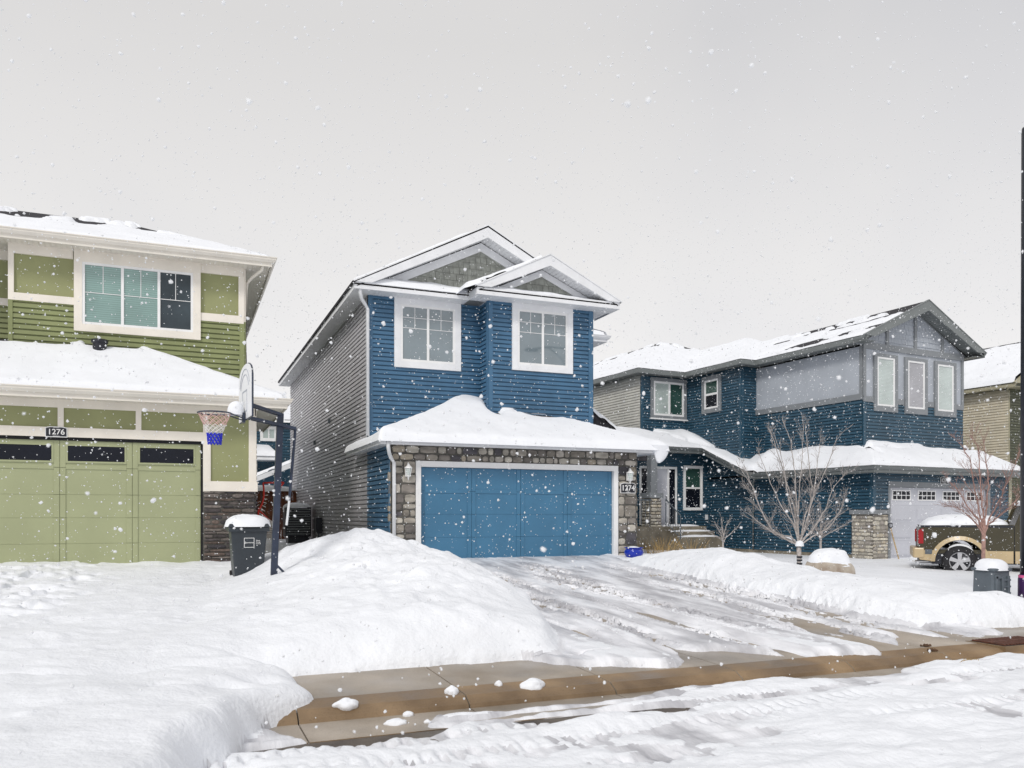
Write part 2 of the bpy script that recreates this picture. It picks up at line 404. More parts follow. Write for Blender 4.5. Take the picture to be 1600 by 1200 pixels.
def snow_quad(root, q, t=.16, fall=(1, 0, 0, 0), bare=(1., 0.), lump=.35, seed=1, name='roof_snow', over=.05, step=.07, m=None, drift=0):
    """snow lying on a roof plane; fall = which edges (eave, right, ridge, left) taper off; bare=(v from which, amount)"""
    A, B, C, D = [np.array(p, float) for p in q]
    lu = max(np.linalg.norm(B-A), np.linalg.norm(C-D)); lv = max(np.linalg.norm(D-A), np.linalg.norm(C-B))
    nu = max(6, min(420, int(lu/step))); nv = max(6, min(200, int(lv/step)))
    u, v = np.meshgrid(np.linspace(0, 1, nu+1), np.linspace(0, 1, nv+1))
    if fall[0]: v = v**1.0
    P = (A[None, None]*(1-u[..., None])+B*u[..., None])*(1-v[..., None])+(D*(1-u[..., None])+C*u[..., None])*v[..., None]
    X, Y, Z = P[..., 0], P[..., 1], P[..., 2]
    n = fbm(X*.9, Y*.9, seed, 3); n2 = fbm(X*4, Y*4, seed+5, 3)
    T = t*(1+lump*(n-.5)*2)+.02*(n2-.5)
    T = T*(1-drift*0)
    f = np.ones_like(T)
    r = .13
    wid = np.linalg.norm((D*(1-u[..., None])+C*u[..., None])-(A*(1-u[..., None])+B*u[..., None]), axis=-1)
    hei = np.linalg.norm((B*(1-v[..., None])+C*v[..., None])-(A*(1-v[..., None])+D*v[..., None]), axis=-1)
    jit = .05*(fbm(X*3, Y*3, seed+9, 2)-.5)
    for k, dist in enumerate((v*wid, (1-u)*hei, (1-v)*wid, u*hei)):
        if fall[k]:
            rr = r*fall[k]; x = np.clip((dist+ (jit if k else 0))/rr, 0, 1); f = np.minimum(f, np.sqrt(np.maximum(0, 1-(1-x)**2)))
    T = T*f
    if bare[1] > 0:
        nb = fbm(X*1.6, Y*1.6, seed+21, 3)+.35*fbm(X*7, Y*7, seed+31, 3)
        T = T-bare[1]*ss(bare[0], 1, v)*ss(.42, .8, nb)*t*2.2
    T = np.maximum(T, -.025)
    Z = Z+T
    # push the eave edge out over the gutter a little
    e = (A+B-C-D); e[2] = 0; e = e/max(1e-6, np.linalg.norm(e))
    if fall[0]:
        k = np.exp(-v*wid/.12)*over; X = X+e[0]*k; Y = Y+e[1]*k
    return grid_obj(name, X, Y, Z, m or SNOW, root)
def window(root, W, a0, a1, z0, z1, divs=(.5,), glass_m=(None,), trim=.11, tm=None, fm=None, sash=.05, muntin=None, d=.058, sill=False, hdiv=None, trimz=None, name='window', label=None):
    """a0..z1 = outer edge of the trim"""
    tm = tm or WHITE; fm = fm or WHITEB
    mb = MB(); tb = trimz or (trim, trim)
    mb.wbox(W, a0, a0+trim, z0, z1, 0, d+.022); mb.wbox(W, a1-trim, a1, z0, z1, 0, d+.022)
    mb.wbox(W, a0+trim, a1-trim, z1-tb[1], z1, 0, d+.025); mb.wbox(W, a0+trim, a1-trim, z0, z0+tb[0], 0, d+.025)
    wn = mb.build(name, tm, root)
    if label: wn['label'] = label
    i0, i1, j0, j1 = a0+trim, a1-trim, z0+tb[0], z1-tb[1]
    mb = MB(); s = sash
    mb.wbox(W, i0, i1, j0, j0+s, 0, d+.012); mb.wbox(W, i0, i1, j1-s, j1, 0, d+.012)
    mb.wbox(W, i0, i0+s, j0+s, j1-s, 0, d+.012); mb.wbox(W, i1-s, i1, j0+s, j1-s, 0, d+.012)
    cuts = [0]+list(divs)+[1]; xs = [i0+s+(i1-i0-2*s)*c for c in cuts]
    for c in xs[1:-1]: mb.wbox(W, c-s*.55, c+s*.55, j0+s, j1-s, 0, d+.010)
    if hdiv: zc = j0+(j1-j0)*hdiv; mb.wbox(W, i0+s, i1-s, zc-s*.55, zc+s*.55, 0, d+.009)
    sub(mb.build('frame', fm, root), wn)
    zr = [(j0+s, j1-s)] if not hdiv else [(j0+s, zc-s*.55), (zc+s*.55, j1-s)]
    gi = 0
    for k in range(len(xs)-1):
        p0 = xs[k]+(s*.55 if k else 0); p1 = xs[k+1]-(s*.55 if k < len(xs)-2 else 0)
        for (za, zb) in zr:
            g = glass_m[gi % len(glass_m)] or GL_B; gi += 1
            mb = MB(); mb.wbox(W, p0, p1, za, zb, -.01, d-.014); sub(mb.build('pane', g, root), wn)
        if muntin:
            mb = MB(); za, zb = zr[0][0], zr[-1][1]; t = .006
            zl = [zb-(zb-za)*q for q in muntin[1]]
            for q in zl: mb.wbox(W, p0, p1, q-t, q+t, d-.013, d-.004)
            for q in muntin[0]:
                x = p0+(p1-p0)*q; mb.wbox(W, x-t, x+t, zl[-1], zb, d-.0135, d-.0045)
            sub(mb.build('muntin', fm, root), wn)
    if sill:
        mb = MB(); mb.wbox(W, a0-.03, a1+.03, z0-.02, z0+.03, 0, d+.06); sub(mb.build('sill', fm, root), wn)
    return wn
def downspout(root, pts, m, r=.04):
    mb = MB(); mb.tube(pts, r, 8); return mb.build('downspout', m, root, smooth=True)
def text_part(name, body, size, W, a, z, d, m, root, ext=.004, align='CENTER'):
    cu = bpy.data.curves.new(name, 'FONT'); cu.body = body; cu.size = size; cu.extrude = ext; cu.align_x = align; cu.align_y = 'CENTER'
    cu.offset = size*.012
    ob = bpy.data.objects.new(name, cu); COL.objects.link(ob)
    dg = bpy.context.evaluated_depsgraph_get(); me = bpy.data.meshes.new_from_object(ob.evaluated_get(dg))
    COL.objects.unlink(ob); bpy.data.objects.remove(ob)
    p = Vector(W.p(a, z, d)); u = Vector((W.u[0], W.u[1], 0)); up = Vector((0, 0, 1)); n = Vector((W.n[0], W.n[1], 0))
    o0 = ORG[root.name]
    for v in me.vertices: v.co = p+u*v.co.x+up*v.co.y+n*v.co.z-o0
    me.materials.clear(); me.materials.append(m); me.name = name
    o = bpy.data.objects.new(name, me); COL.objects.link(o); o.parent = root; return o
def number_plate(num, W, a, z, d, wd, label, rot=0., ht=.2):
    r = thing('house_number_sign', (W.p(a, z-ht/2, d)), label, 'sign', 'house number signs', rot)
    mb = MB(); h = ht/2; w = wd/2
    arch = [(a-w, z-h), (a+w, z-h), (a+w, z+h*.8), (a+w*.6, z+h), (a-w*.6, z+h), (a-w, z+h*.8)]
    mb.wprism(W, arch, d, d+.012); mb.build('rim', WHITEB, r)
    f = .9; mb = MB(); mb.wprism(W, [(a+(p-a)*(1-.016/w), z+(q-z)*(1-.016/h)) for p, q in arch], d+.012, d+.018); mb.build('plate', BLACK, r)
    text_part('numerals', num, ht*.72, W, a, z-.005, d+.021, WHITEB, r)
    mb = MB(); mb.wbox(W, a-w*.3, a+w*.3, z-h*.82, z-h*.76, d+.018, d+.021); mb.wbox(W, a-w*.25, a+w*.25, z+h*.74, z+h*.79, d+.018, d+.021); mb.build_each('scroll_mark', WHITEB, r)
    return r
def cap_snow(name, x0, x1, y0, y1, z, h, root=None, seed=3, p=2.6, m=None, tilt=0.):
    n = 26; u, v = np.meshgrid(np.linspace(-1, 1, n), np.linspace(-1, 1, n))
    # square to squircle
    cx, cy = (x0+x1)/2, (y0+y1)/2; rr = np.maximum(np.abs(u), np.abs(v)); ang = np.arctan2(v, u)
    k = 1/(np.abs(np.cos(ang))**p+np.abs(np.sin(ang))**p)**(1/p)
    ux = rr*k*np.cos(ang); vy = rr*k*np.sin(ang)
    X = cx+ux*(x1-x0)/2; Y = cy+vy*(y1-y0)/2
    hh = np.maximum(0, 1-rr**2.6)**.55
    Z = z+h*hh*(1+.35*(fbm(X*5, Y*5, seed, 3)-.5))+tilt*ux*h*hh - (rr > .99)*.03
    return grid_obj(name, X, Y, Z, m or SNOW, root)

# ================================================================== GROUND
YB = [-40, 6.5, 6.52, 6.62, 6.9, 8.0, 17.6, 120]
def base(X, Y):
    X = np.asarray(X, float); Y = np.asarray(Y, float)
    z = np.interp(Y, YB, [-.6, -.6, -.565, -.51, -.495, -.475, 0, 0])
    zr = np.interp(Y, YB, [-.6, -.6, -.565, -.51, -.495, -.475, -.37, -.37])
    k = np.clip((X-11)/7, 0, 1)*np.clip((Y-8)/3, 0, 1)
    kl = np.clip((1.6-X)/1.2, 0, 1)*np.clip((Y-8)/6, 0, 1)
    return z*(1-k)+zr*k - .14*kl
def drive_mask(X, Y):
    """1 on the cleared driveway of the blue house"""
    n = (fbm(X*1.7, Y*1.7, 3, 3)-.5)*.5
    xl = np.interp(Y, [7.5, 8.4, 9.5, 12, 17.6], [3.55, 3.9, 4.25, 4.6, 4.75])
    xr = np.interp(Y, [7.7, 9, 12, 15, 17.6], [9.15, 9.1, 9.1, 9.3, 9.75])
    return ss(-.12, .15, X-xl+n*.3)*ss(-.12, .30, xr-X+n*.35)
def snow_depth(X, Y):
    n1 = fbm(X*.5, Y*.5, 11, 4)-.5; n2 = fbm(X*1.6, Y*1.6, 12, 3)-.5; n3 = fbm(X*5, Y*5, 14, 3)-.5
    d = (.27-.10*ss(.3, 1.2, X)*(1-ss(1.5, 2.5, X)))+.12*n1+.05*n2+.012*n3
    # footprints in the green driveway
    fp = ss(.5, .72, fbm(X*3.3, Y*2.6, 41, 2))*ss(-1.0, -1.9, X)*ss(9.6, 11, Y)*(1-ss(15.9, 17, Y))
    d = d-.13*fp+.05*ss(.3, .5, fbm(X*3.3+.3, Y*2.6+.2, 41, 2))*ss(-1, -1.9, X)*ss(10, 11, Y)
    # packed bank in front of the green driveway with its ledge
    ed = Y-(7.55+.25*n2+.09*np.sin(X*1.3))
    d = d+np.where(X < 1.6, .07*(1-ss(-.12, .05, ed))-.05*np.exp(-(ed/.13)**2), 0)*(1-ss(1.0, 1.6, X))
    for (hx, hy, r, a) in ((.35, 6.75, .16, -.13), (.05, 6.45, .2, .05), (.62, 7.02, .2, -.07), (-.1, 6.7, .12, -.1), (-.5, 6.5, .5, .05)):
        d = d+a*np.exp(-(((X-hx)/r)**2+((Y-hy)/(r*.7))**2))
    # shovelled mound between the driveways
    d = d+.05*(fbm(X*1.1+Y*.5, Y*1.6-X*.4, 18, 3)-.5)*ss(-.5, 1.0, X)*(X < 5)+.018*(fbm(X*3.2, Y*5, 19, 2)-.5)
    d = d+.016*(fbm(X*7.5, Y*7.5, 85, 3)-.5)+.03*np.clip(vn(X*5.5, Y*5.5, 86)-.74, 0, 1)*2.2*ss(.4, .6, fbm(X*.8, Y*.8, 87, 2))
    px = np.interp(Y, [7.7, 9.5, 11.5, 14, 17, 21], [2.5, 2.75, 3.1, 3.2, 3.2, 3.0])
    ph = np.interp(Y, [7.7, 7.82, 8.1, 8.6, 10, 11.3, 12.4, 14, 15.2, 16.3, 18, 21, 24], [0, .16, .30, .42, .60, .66, .68, .74, .62, .32, .12, .06, 0])
    u = (X-px)/np.where(X > px, 1.95, 2.7)
    prof = np.clip(1-np.abs(u)**1.7, 0, 1)
    rough = 1+.30*n2+.2*n1+.10*n3+.16*(fbm(X*1.9+Y, Y*2.4-X*.8, 20, 3)-.5)+.1*np.sin(Y*2.1+X*1.4+2*n1)
    md = ph*prof*rough
    d = d*(1-.8*np.clip(prof*2, 0, 1)*ss(7.6, 8, Y))+md+.05*np.clip(prof*2, 0, 1)*ss(7.7, 7.9, Y)
    # bank on the right of the driveway, turning along the pavement
    yy = np.interp(Y, [7.6, 9, 11, 13, 16, 18], [10.6, 10.35, 10.35, 10.3, 10.7, 10.9])
    hh = np.interp(Y, [7.5, 8.2, 9.5, 11, 12.6, 14.6, 16, 17, 17.5], [.0, .26, .28, .30, .40, .42, .20, .04, .0])
    yy = yy+.7*ss(15.2, 16.4, Y)
    b1 = hh*np.exp(-(np.abs((X-yy)/.85))**2.4)
    yc = 8.75+.25*np.sin(X*.9)
    b2 = (.16*(1-ss(10.6, 11.4, X))+.04*np.sin(X*2.1))*np.exp(-(np.abs((Y-yc)/.75))**2.6)*ss(9.5, 10.3, X)*(1-ss(13, 15.5, X))+.30*np.exp(-((X-11.35)/.95)**2-((Y-10.3)/.8)**2)
    bk = np.maximum(b1, b2)*(1+.28*n2+.2*n1+.05*n3)
    d = np.maximum(d*.7, 0)*(1-.3*ss(9, 10, X))+bk if False else d*(1-.72*ss(9.5, 10.5, X)*ss(7.8, 8.5, Y)-.2*ss(10.6, 11.2, X))+bk
    d = d*(1-.85*np.exp(-((X-10.35)/1.0)**4-((Y-16.95)/1.05)**4))
    # walk from the driveway to the neighbour's steps
    # right lawn
    return d
def road_snow(X, Y):
    e = 6.42+.07*np.sin(X*1.7)+.35*(fbm(X*.8, Y*.8, 51, 3)-.5)+.12*(fbm(X*4, Y*4, 52, 3)-.5)
    e = e-.58*(1-ss(1.6, 2.0, X))*ss(.5, .9, X)
    s = e-Y
    hmp = fbm(X*1.3, Y*2.4, 53, 4)-.5
    d = (.035+.035*ss(0, .5, s)+.13*hmp+.045*(fbm(X*4, Y*6, 54, 4)-.5))*np.sqrt(np.clip(s/.10, 0, 1))
    for yc_, w_ in ((5.62, .10), (5.15, .12), (4.6, .11)): d = d-.055*np.exp(-((Y-yc_-.10*np.sin(X*.55+yc_)-.04*X+.12)/w_)**2)*ss(.36, .56, fbm(X*.8+yc_, Y*1.1, 58, 3))*(.6+.4*np.sign(np.sin(X*2*pi/.12)))
    tr = np.exp(-((Y-5.75-.12*np.sin(X*.7))/.1)**2)+.8*np.exp(-((Y-6.12-.03*X+.1)/.06)**2)*ss(.45, .6, fbm(X*.7, Y*0, 57, 2))
    d = d-.13*tr*ss(.42, .6, fbm(X*.9, Y*1.5, 55, 3))
    return np.where(s > 0, d, -.02)
def drive_snow(X, Y):
    st = fbm(X*2.6, (Y-.0*X)*.42, 61, 5); fine = fbm(X*9, Y*6, 62, 3)-.5; big = fbm(X*.8, Y*.5, 63, 3)-.5
    front_ = 1-ss(8.6, 11.5, Y)
    rightk = ss(5.6, 8.6, X)
    thr = .13+.18*front_+.11*front_*rightk+.03*rightk
    d = .20*(st-thr)+.03*big+.012*fine
    d = np.minimum(d, .05+.02*fine+.03*(st-.5))+.03*front_*ss(thr, thr+.1, st)
    # gritty bare spots
    for (hx, hy, rx, ry, a) in ((4.95, 11.9, .28, 1.1, .05), (6.6, 13.2, .35, 1.2, .045), (7.0, 15.3, .3, .7, .04), (8.75, 12.9, .22, 1.8, .08), (8.95, 11.0, .2, 1.4, .10), (9.1, 9.6, .2, 1.2, .10), (8.1, 11.2, .2, .5, .06), (7.6, 8.4, .3, .7, .1), (5.25, 9.6, .10, 1.3, .06), (6.75, 11.0, .11, 2.3, .05), (7.95, 10.4, .10, 2.0, .055), (5.6, 14.2, .14, 1.6, .04), (8.5, 8.6, .14, .9, .09), (6.0, 8.2, .12, .6, .08)):
        g = np.exp(-(((X-hx)/rx)**2+((Y-hy)/ry)**2)); d = d-a*1.7*g*(.05+2.1*ss(.36, .60, fbm(X*14, Y*9, 64, 3)))
    # tyre tracks
    for (xa, w_) in ((4.55, .11), (5.15, .10), (6.55, .11), (5.95, .1)):
        cx = xa+.05*np.sin(Y*.6)-.02*(Y-8); q = (X-cx)/w_
        g = np.exp(-np.abs(q)**4)*(1-ss(11.5, 13, Y))
        tread = .5+.5*np.sign(np.sin((Y+np.abs(q)*.06)*2*pi/.11)*np.sin(q*5+.4))
        d = d-g*ss(7.6, 8.4, Y)*(.014+.016*tread)
    # ragged end over the pavement
    end = np.interp(X, [3.3, 3.8, 4.6, 4.9, 5.15, 5.9, 6.3, 7.1, 7.6, 8.2, 9.3, 10], [7.75, 7.25, 6.95, 7.2, 7.75, 7.2, 6.85, 6.75, 7.0, 7.5, 7.2, 7.4])
    end = end+.25*(fbm(X*3, X*0, 66, 3)-.5)+.12*(fbm(X*6, Y*6, 67, 2)-.5)
    s = Y-end
    d = np.where(s > 0, d+.02*(1-front_)*0, -.02)
    d = np.where(s > 0, d*np.sqrt(np.clip(s/.10, 0, 1)) if True else d, -.02)
    return np.clip(d, -.03, .12)
def snow_z(X, Y):
    b = base(X, Y); dm = drive_mask(X, Y)*ss(7.62, 7.72, Y)*(Y < 17.9)
    n = (fbm(X*1.5, Y*.7, 71, 2)-.5)*.35+(fbm(X*4, Y*4, 72, 2)-.5)*.07+(fbm(X*11, Y*11, 80, 2)-.5)*.05
    d = snow_depth(X, Y)
    # where lawn snow stops: pavement edge, or the left end that covers the kerb
    edge_y = np.where(X < 1.05, 6.0, 7.82)
    lx = .93+.35*(fbm(Y*1.3, Y*0, 73, 3)-.5)+.04*(fbm(Y*5, Y*0, 74, 2)-.5)+.45*np.minimum(0, Y-6.95)-.25*ss(7.4, 8.2, Y)
    sL = lx-X+0*Y                                # inside the left cover
    sB = Y-(7.82+n*.6-.10*ss(3.0, 3.8, X)*(X < 6)-.22*ss(9.2, 10.5, X))
    s = np.maximum(np.minimum(sL, 1), sB)
    rw_ = .85-.30*ss(4.5, 6, X)+.25*(fbm(X*1.3, Y*1.3, 78, 2)-.5); k_ = (1-ss(.9, 1.5, X))*(1-ss(7.5, 8.6, Y)); rw_ = rw_*(1-k_)+.24*k_; q_ = np.clip(s/rw_, 0, 1); rim = (q_*(2-q_))**.6*(1+.22*(fbm(X*3.2, Y*3.2, 79, 3)-.5)*(1-q_*.6))
    lawn = np.where(s > 0, np.maximum(d, .05)*rim, -.03)
    # left cover also reaches over the kerb to a fixed height
    cov = (X < 1.3)&(Y < 7.9)
    top = -.345+.08*ss(1.0, -1.6, X)+.06*(fbm(X*.9, Y*.9, 75, 3)-.5)+.03*(fbm(X*3, Y*3, 76, 2)-.5)
    cw = (1-ss(7.15, 8.25, Y))*(1-ss(1.3, 1.7, X)); lawn = np.where(s > 0, lawn*(1-cw)+np.maximum((top-b)+(d-.27)*.8, .04)*rim*cw, lawn)
    dr = drive_snow(X, Y)
    pave = (Y < 8.2)
    out = lawn*(1-dm)+dr*dm
    out = np.where((s <= 0) & (Y < 7.95), np.maximum(out, np.where((X > 3.3)&(X < 10)&(Y > 6.55), dr, -.05)), out)
    out = np.where(Y < 6.45, np.maximum(out, road_snow(X, Y)), out)
    return b+out
def tag_struct(o): o['kind'] = 'structure'; return o
def patch(name, xs, ys, m, dz=0., f=base):
    X, Y = np.meshgrid(np.array(xs, float), np.array(ys, float)); return tag_struct(grid_obj(name, X, Y, f(X, Y)+dz, m))
# far ground, road, driveway
g = MB(); g.quad((-900, -900, -.9), (900, -900, -.9), (900, 900, -.9), (-900, 900, -.9)); tag_struct(g.build("ground", SNOWG))
patch("road", [-40, 60], [-30, 5.94], ROADM)
xs = np.concatenate([np.arange(3.0, 11.6, .5)])
patch("driveway", xs, [8.012, 9, 10, 12, 14, 16, 17.6], CONC)
# pavement with rolled kerb, cast in bays
mb = MB(); joints = [2.27+1.41*i for i in range(-20, 30)]
prof = [(5.95, -.75), (5.95, -.596), (6.5, -.598), (6.52, -.565), (6.62, -.512), (6.9, -.495), (6.905, -.495), (8.0, -.475), (8.0, -.75)]
for a, b in zip(joints, joints[1:]):
    a0, b0 = a+.006, b-.006
    for i, ((y0, z0), (y1, z1)) in enumerate(zip(prof, prof[1:])):
        mb.mi = 1 if i in (0, 2, 3, 4) else 0
        mb.quad((a0, y0, z0), (b0, y0, z0), (b0, y1, z1), (a0, y1, z1))
    mb.mi = 0
    mb.quad(*[(a0, y, z) for y, z in prof]); mb.quad(*[(b0, y, z) for y, z in prof])
    mb.quad((a0, 6.903, -.4945), (b0, 6.903, -.4945), (b0, 6.915, -.4945), (a0, 6.915, -.4945))
tag_struct(mb.build("pavement", [CONC, KERB]))
mb = MB(); mb.box(-26, 45, 6.48, 8.02, -.8, -.53+.0); 
mb2 = MB(); mb2.box(-26, 45, 6.51, 7.99, -.8, -.61); tag_struct(mb2.build("subgrade", DIRT))
# snow sheets
st = .024
fx = np.arange(-4.4, 13.0, st); fy = np.arange(3.2, 18.6, st)
FX, FY = np.meshgrid(fx, fy); FZ = snow_z(FX, FY)
cxs = (FX[:-1, :-1]+FX[1:, 1:])/2; cys = (FY[:-1, :-1]+FY[1:, 1:])/2
dep_ = (FZ[:-1, :-1]+FZ[1:, 1:])/2-base(cxs, cys); thin = (dep_ < .085)&(cys > 6.5)&(cys < 17.8)&(cxs > 3.3)&(cxs < 10.0)&((drive_mask(cxs, cys) > .5)|(cys < 7.9))
vis = np.maximum.reduce([FZ[:-1, :-1], FZ[1:, :-1], FZ[:-1, 1:], FZ[1:, 1:]]) > base(cxs, cys)-.012
md = (cxs > 1.05)&(cxs < 4.9)&(cys > 7.6)&(cys < 16.2)&~thin
rb = (cxs > 9.0)&(cys > 7.4)&(cys < 17.2)&~thin
street = cys < 6.46; slush = street&(dep_ < .045)
gy_, gx_ = np.gradient(FZ, st); NR = np.stack([-gx_, -gy_, np.ones_like(FZ)], -1); NR /= np.linalg.norm(NR, axis=-1, keepdims=True)
for nm, k in (("mound_snow", md), ("bank_snow", rb), ("driveway_snow", thin&~street), ("street_slush", slush), ("street_snow", street&~slush), ("lawn_snow", ~(md|rb|thin|street))):
    o = grid_obj(nm, FX, FY, FZ, SNOWD if nm in ("driveway_snow", "street_slush") else SNOWG, keep=k&vis, nrm=NR); tag_struct(o)
gx = np.concatenate([np.arange(-60, -8, .6), np.arange(-8, 13, .3), np.arange(13, 40, .25), np.arange(40, 80, 2)])
gy = np.concatenate([np.arange(-30, 3.2, .6), np.arange(3.2, 18.5, .25), np.arange(18.5, 60, .5), np.arange(60, 130, 5)])
GX, GY = np.meshgrid(gx, gy); GZ = snow_z(GX, GY)
GZ = np.where(GX > 34, GZ-.0, GZ)
cx_ = (GX[:-1, :-1]+GX[1:, 1:])/2; cy_ = (GY[:-1, :-1]+GY[1:, 1:])/2
inside = (cx_ > -4.1)&(cx_ < 12.7)&(cy_ > 3.5)&(cy_ < 18.3)
tag_struct(grid_obj("snow_field", GX, GY, GZ-.012, SNOWG, keep=~inside))

# ================================================================== BLUE HOUSE
B = thing('blue_house', (4.32, 17.6, 0), 'blue sided two storey house with blue garage door and stone veneer between its neighbours', 'house')
XL, YG, YA, YB_, XR, YE = 4.32, 17.6, 19.93, 19.31, 10.16, 34.94
siding(left(XL), YG, YA, -.3, 2.6).build('side_siding', BLUE, B); mb = siding(left(XL), YA, YE, -.3, 6.5); mb.build('side_siding', BLUES, B)
mb = siding(front(YA), XL, 7.25, 2.7, 6.5); siding(left(7.25), YB_, YA, 2.7, 6.5, mb=mb); siding(front(YB_), 7.25, XR, 2.7, 6.5, mb=mb)
siding(right(XR), YB_, YE, -.3, 6.5, mb=mb); siding(right(10.5), YG, 20.4, -.3, 2.6, mb=mb); mb.build('wall', BLUE, B)
mb = MB()
for W, a0, a1 in ((front(YA), XL-.02, XL+.09), (front(YB_), 7.23, 7.34), (left(7.25), YB_-.02, YB_+.08), (front(YB_), XR-.1, XR+.022), (right(XR), YB_-.02, YB_+.08), (left(XL), YG-.0, YG+.05)):
    lo_ = (W.O[0] == XL and W.n[0] != 0); mb.wbox(W, a0, a1, -.2 if lo_ else 2.6, 2.55 if lo_ else 6.47, 0, .05)
mb.build_each('corner_trim', BLUE, B)
mb = MB(); mb.box(XL, 10.16, YA+.01, YE, -.4, 6.5); mb.box(7.26, 10.15, YB_+.01, YA+.1, 2.7, 6.5); mb.build('inner_wall', DARKG, B)
# stone garage front
PAL = [(.33, .30, .26), (.42, .39, .34), (.27, .245, .21), (.15, .135, .125), (.085, .08, .09), (.46, .43, .375), (.36, .315, .25), (.21, .19, .17), (.40, .37, .33)]
mb = MB(); W = front(YG)
stones(W, XL-.0, 4.87, -.1, 2.24, PAL, mb=mb); stones(W, XL, 10.5, 2.24, 2.58, PAL, mb=mb); stones(W, 9.98, 10.5, -.1, 2.24, PAL, mb=mb)
W2 = left(XL); stones(W2, YG-.03, YG+.14, -.1, 2.58, PAL, mb=mb); stones(right(10.5), YG-.03, YG+.35, -.1, 2.58, PAL, mb=mb)
sv = mb.build('stone_veneer', STONE, B)
mb = MB(); mb.wbox(W, XL+.01, 4.88, -.3, 2.24, -.1, .03); mb.wbox(W, XL+.01, 10.49, 2.24, 2.6, -.1, .03); mb.wbox(W, 9.97, 10.49, -.3, 2.24, -.1, .03)
mb.box(XL+.03, 10.47, YG+.1, 20.4, -.3, 2.6) if False else None
mb.wbox(left(XL), YG-.02, YG+.14, -.3, 2.6, .002, .024); mb.wbox(right(10.5), YG-.02, YG+.34, -.3, 2.6, -.03, .012); mb.build('mortar', MORTAR, B)
# garage door
mb = MB(); W = front(YG); mb.wbox(W, 4.86, 4.98, -.05, 2.24, -.15, .055); mb.wbox(W, 9.86, 9.98, -.05, 2.24, -.15, .055); mb.wbox(W, 4.98, 9.86, 2.11, 2.24, -.15, .055)
mb.build('garage_door_trim', WHITEB, B, bevel=.006)
def garage_door(root, W, a0, a1, z0, z1, dep, m, ncol, rails, seams, stile=.11, win=None, name='garage_door', endst=None, wm=None):
    mb = MB(); cuts = [z0]+seams+[z1]
    for za, zb in zip(cuts, cuts[1:]): mb.wbox(W, a0, a1, za+.003, zb-.003, dep-.05, dep)
    mb.wbox(W, a0, a1, z0, z1, dep-.08, dep-.006)
    cw = (a1-a0)/ncol
    for i in range(ncol+1):
        c = a0+cw*i
        s0, s1 = (c-stile, c-.005) if i else (c, c), (c+.005, c+stile) if i < ncol else (c, c)
        for (p, q) in (s0, s1):
            if q-p > .01:
                for za, zb in zip(cuts, cuts[1:]): mb.wbox(W, p, q, za+.004, zb-.004, dep, dep+.014)
    for (za, zb) in rails:
        for i in range(ncol): mb.wbox(W, a0+cw*i+stile+.001, a0+cw*(i+1)-stile-.001, za, zb, dep, dep+.0138)
    d = mb.build(name, m, root, bevel=.003)
    if win:
        za, zb = win[0], win[1]
        for i in range(ncol):
            p, q = a0+cw*i+win[2], a0+cw*(i+1)-win[2]
            f = MB(); t = .035
            f.wbox(W, p, q, za, za+t, dep+.001, dep+.02); f.wbox(W, p, q, zb-t, zb, dep+.001, dep+.02); f.wbox(W, p, p+t, za+t, zb-t, dep+.001, dep+.02); f.wbox(W, q-t, q, za+t, zb-t, dep+.001, dep+.02)
            if win[3]:
                nc = win[3]
                for k in range(1, nc): x = p+(q-p)*k/nc; f.wbox(W, x-.012, x+.012, za+t, zb-t, dep+.001, dep+.016)
                zz = (za+zb)/2; f.wbox(W, p+t, q-t, zz-.012, zz+.012, dep+.001, dep+.015)
            sub(f.build('window_frame', wm or m, root), d)
            f = MB(); f.wbox(W, p+t*.8, q-t*.8, za+t*.8, zb-t*.8, dep+.001, dep+.008); sub(f.build('pane', GL_D, root), d)
    return d
garage_door(B, W, 4.985, 9.855, .005, 2.105, -.06, BDOOR, 4, [(1.53, 1.62), (.005, .08)], [.525, 1.05, 1.575], stile=.1)
# garage roof (hip) and its snow
zE, pg = 2.72, .42
x0, x1, y0 = 3.97, 11.03, 17.13
zt = zE+pg*(YA-y0); xa = x0+(YA-y0); xb = x1-(YA-y0)
qf = [(x0, y0, zE), (x1, y0, zE), (xb, YA, zt), (xa, YA, zt)]
ql = [(x0, 21.0, zE), (x0, y0, zE), (xa, YA, zt), (xa, 21.0, zt)]
ql = [(x0, YA, zE), (x0, y0, zE), (xa, YA, zt), (xa-.01, YA, zt)]
qr = [(x1, y0, zE), (x1, 20.6, zE), (xb, 20.6, zt), (xb, YA, zt)]
mb = MB(); roof_quad(B, qf, mb); roof_quad(B, ql, mb); roof_quad(B, qr, mb)
mb.hexa([(x0, YA, zE-.03), (XL, YA, zE-.03), (XL, 21.0, zE-.03), (x0, 21.0, zE-.03), (x0, YA, zE), (XL, YA, zE+.12), (XL, 21.0, zE+.12), (x0, 21.0, zE)])
rf = mb.build('garage_roof', ASPH, B)
def sheet(name, xs, ys, zf, tf, root, m=None):
    X, Y = np.meshgrid(xs, ys); Z = zf(X, Y)+tf(X, Y); return grid_obj(name, X, Y, Z, m or SNOW, root)
gs_x = np.arange(x0-.06, x1+.13, .045); gs_y = np.arange(y0-.1, 21.0, .045)
def gz(X, Y): return np.minimum.reduce([zE+pg*(Y-y0), zE+pg*(X-x0), zE+pg*(x1-X), np.full_like(X, zt)])
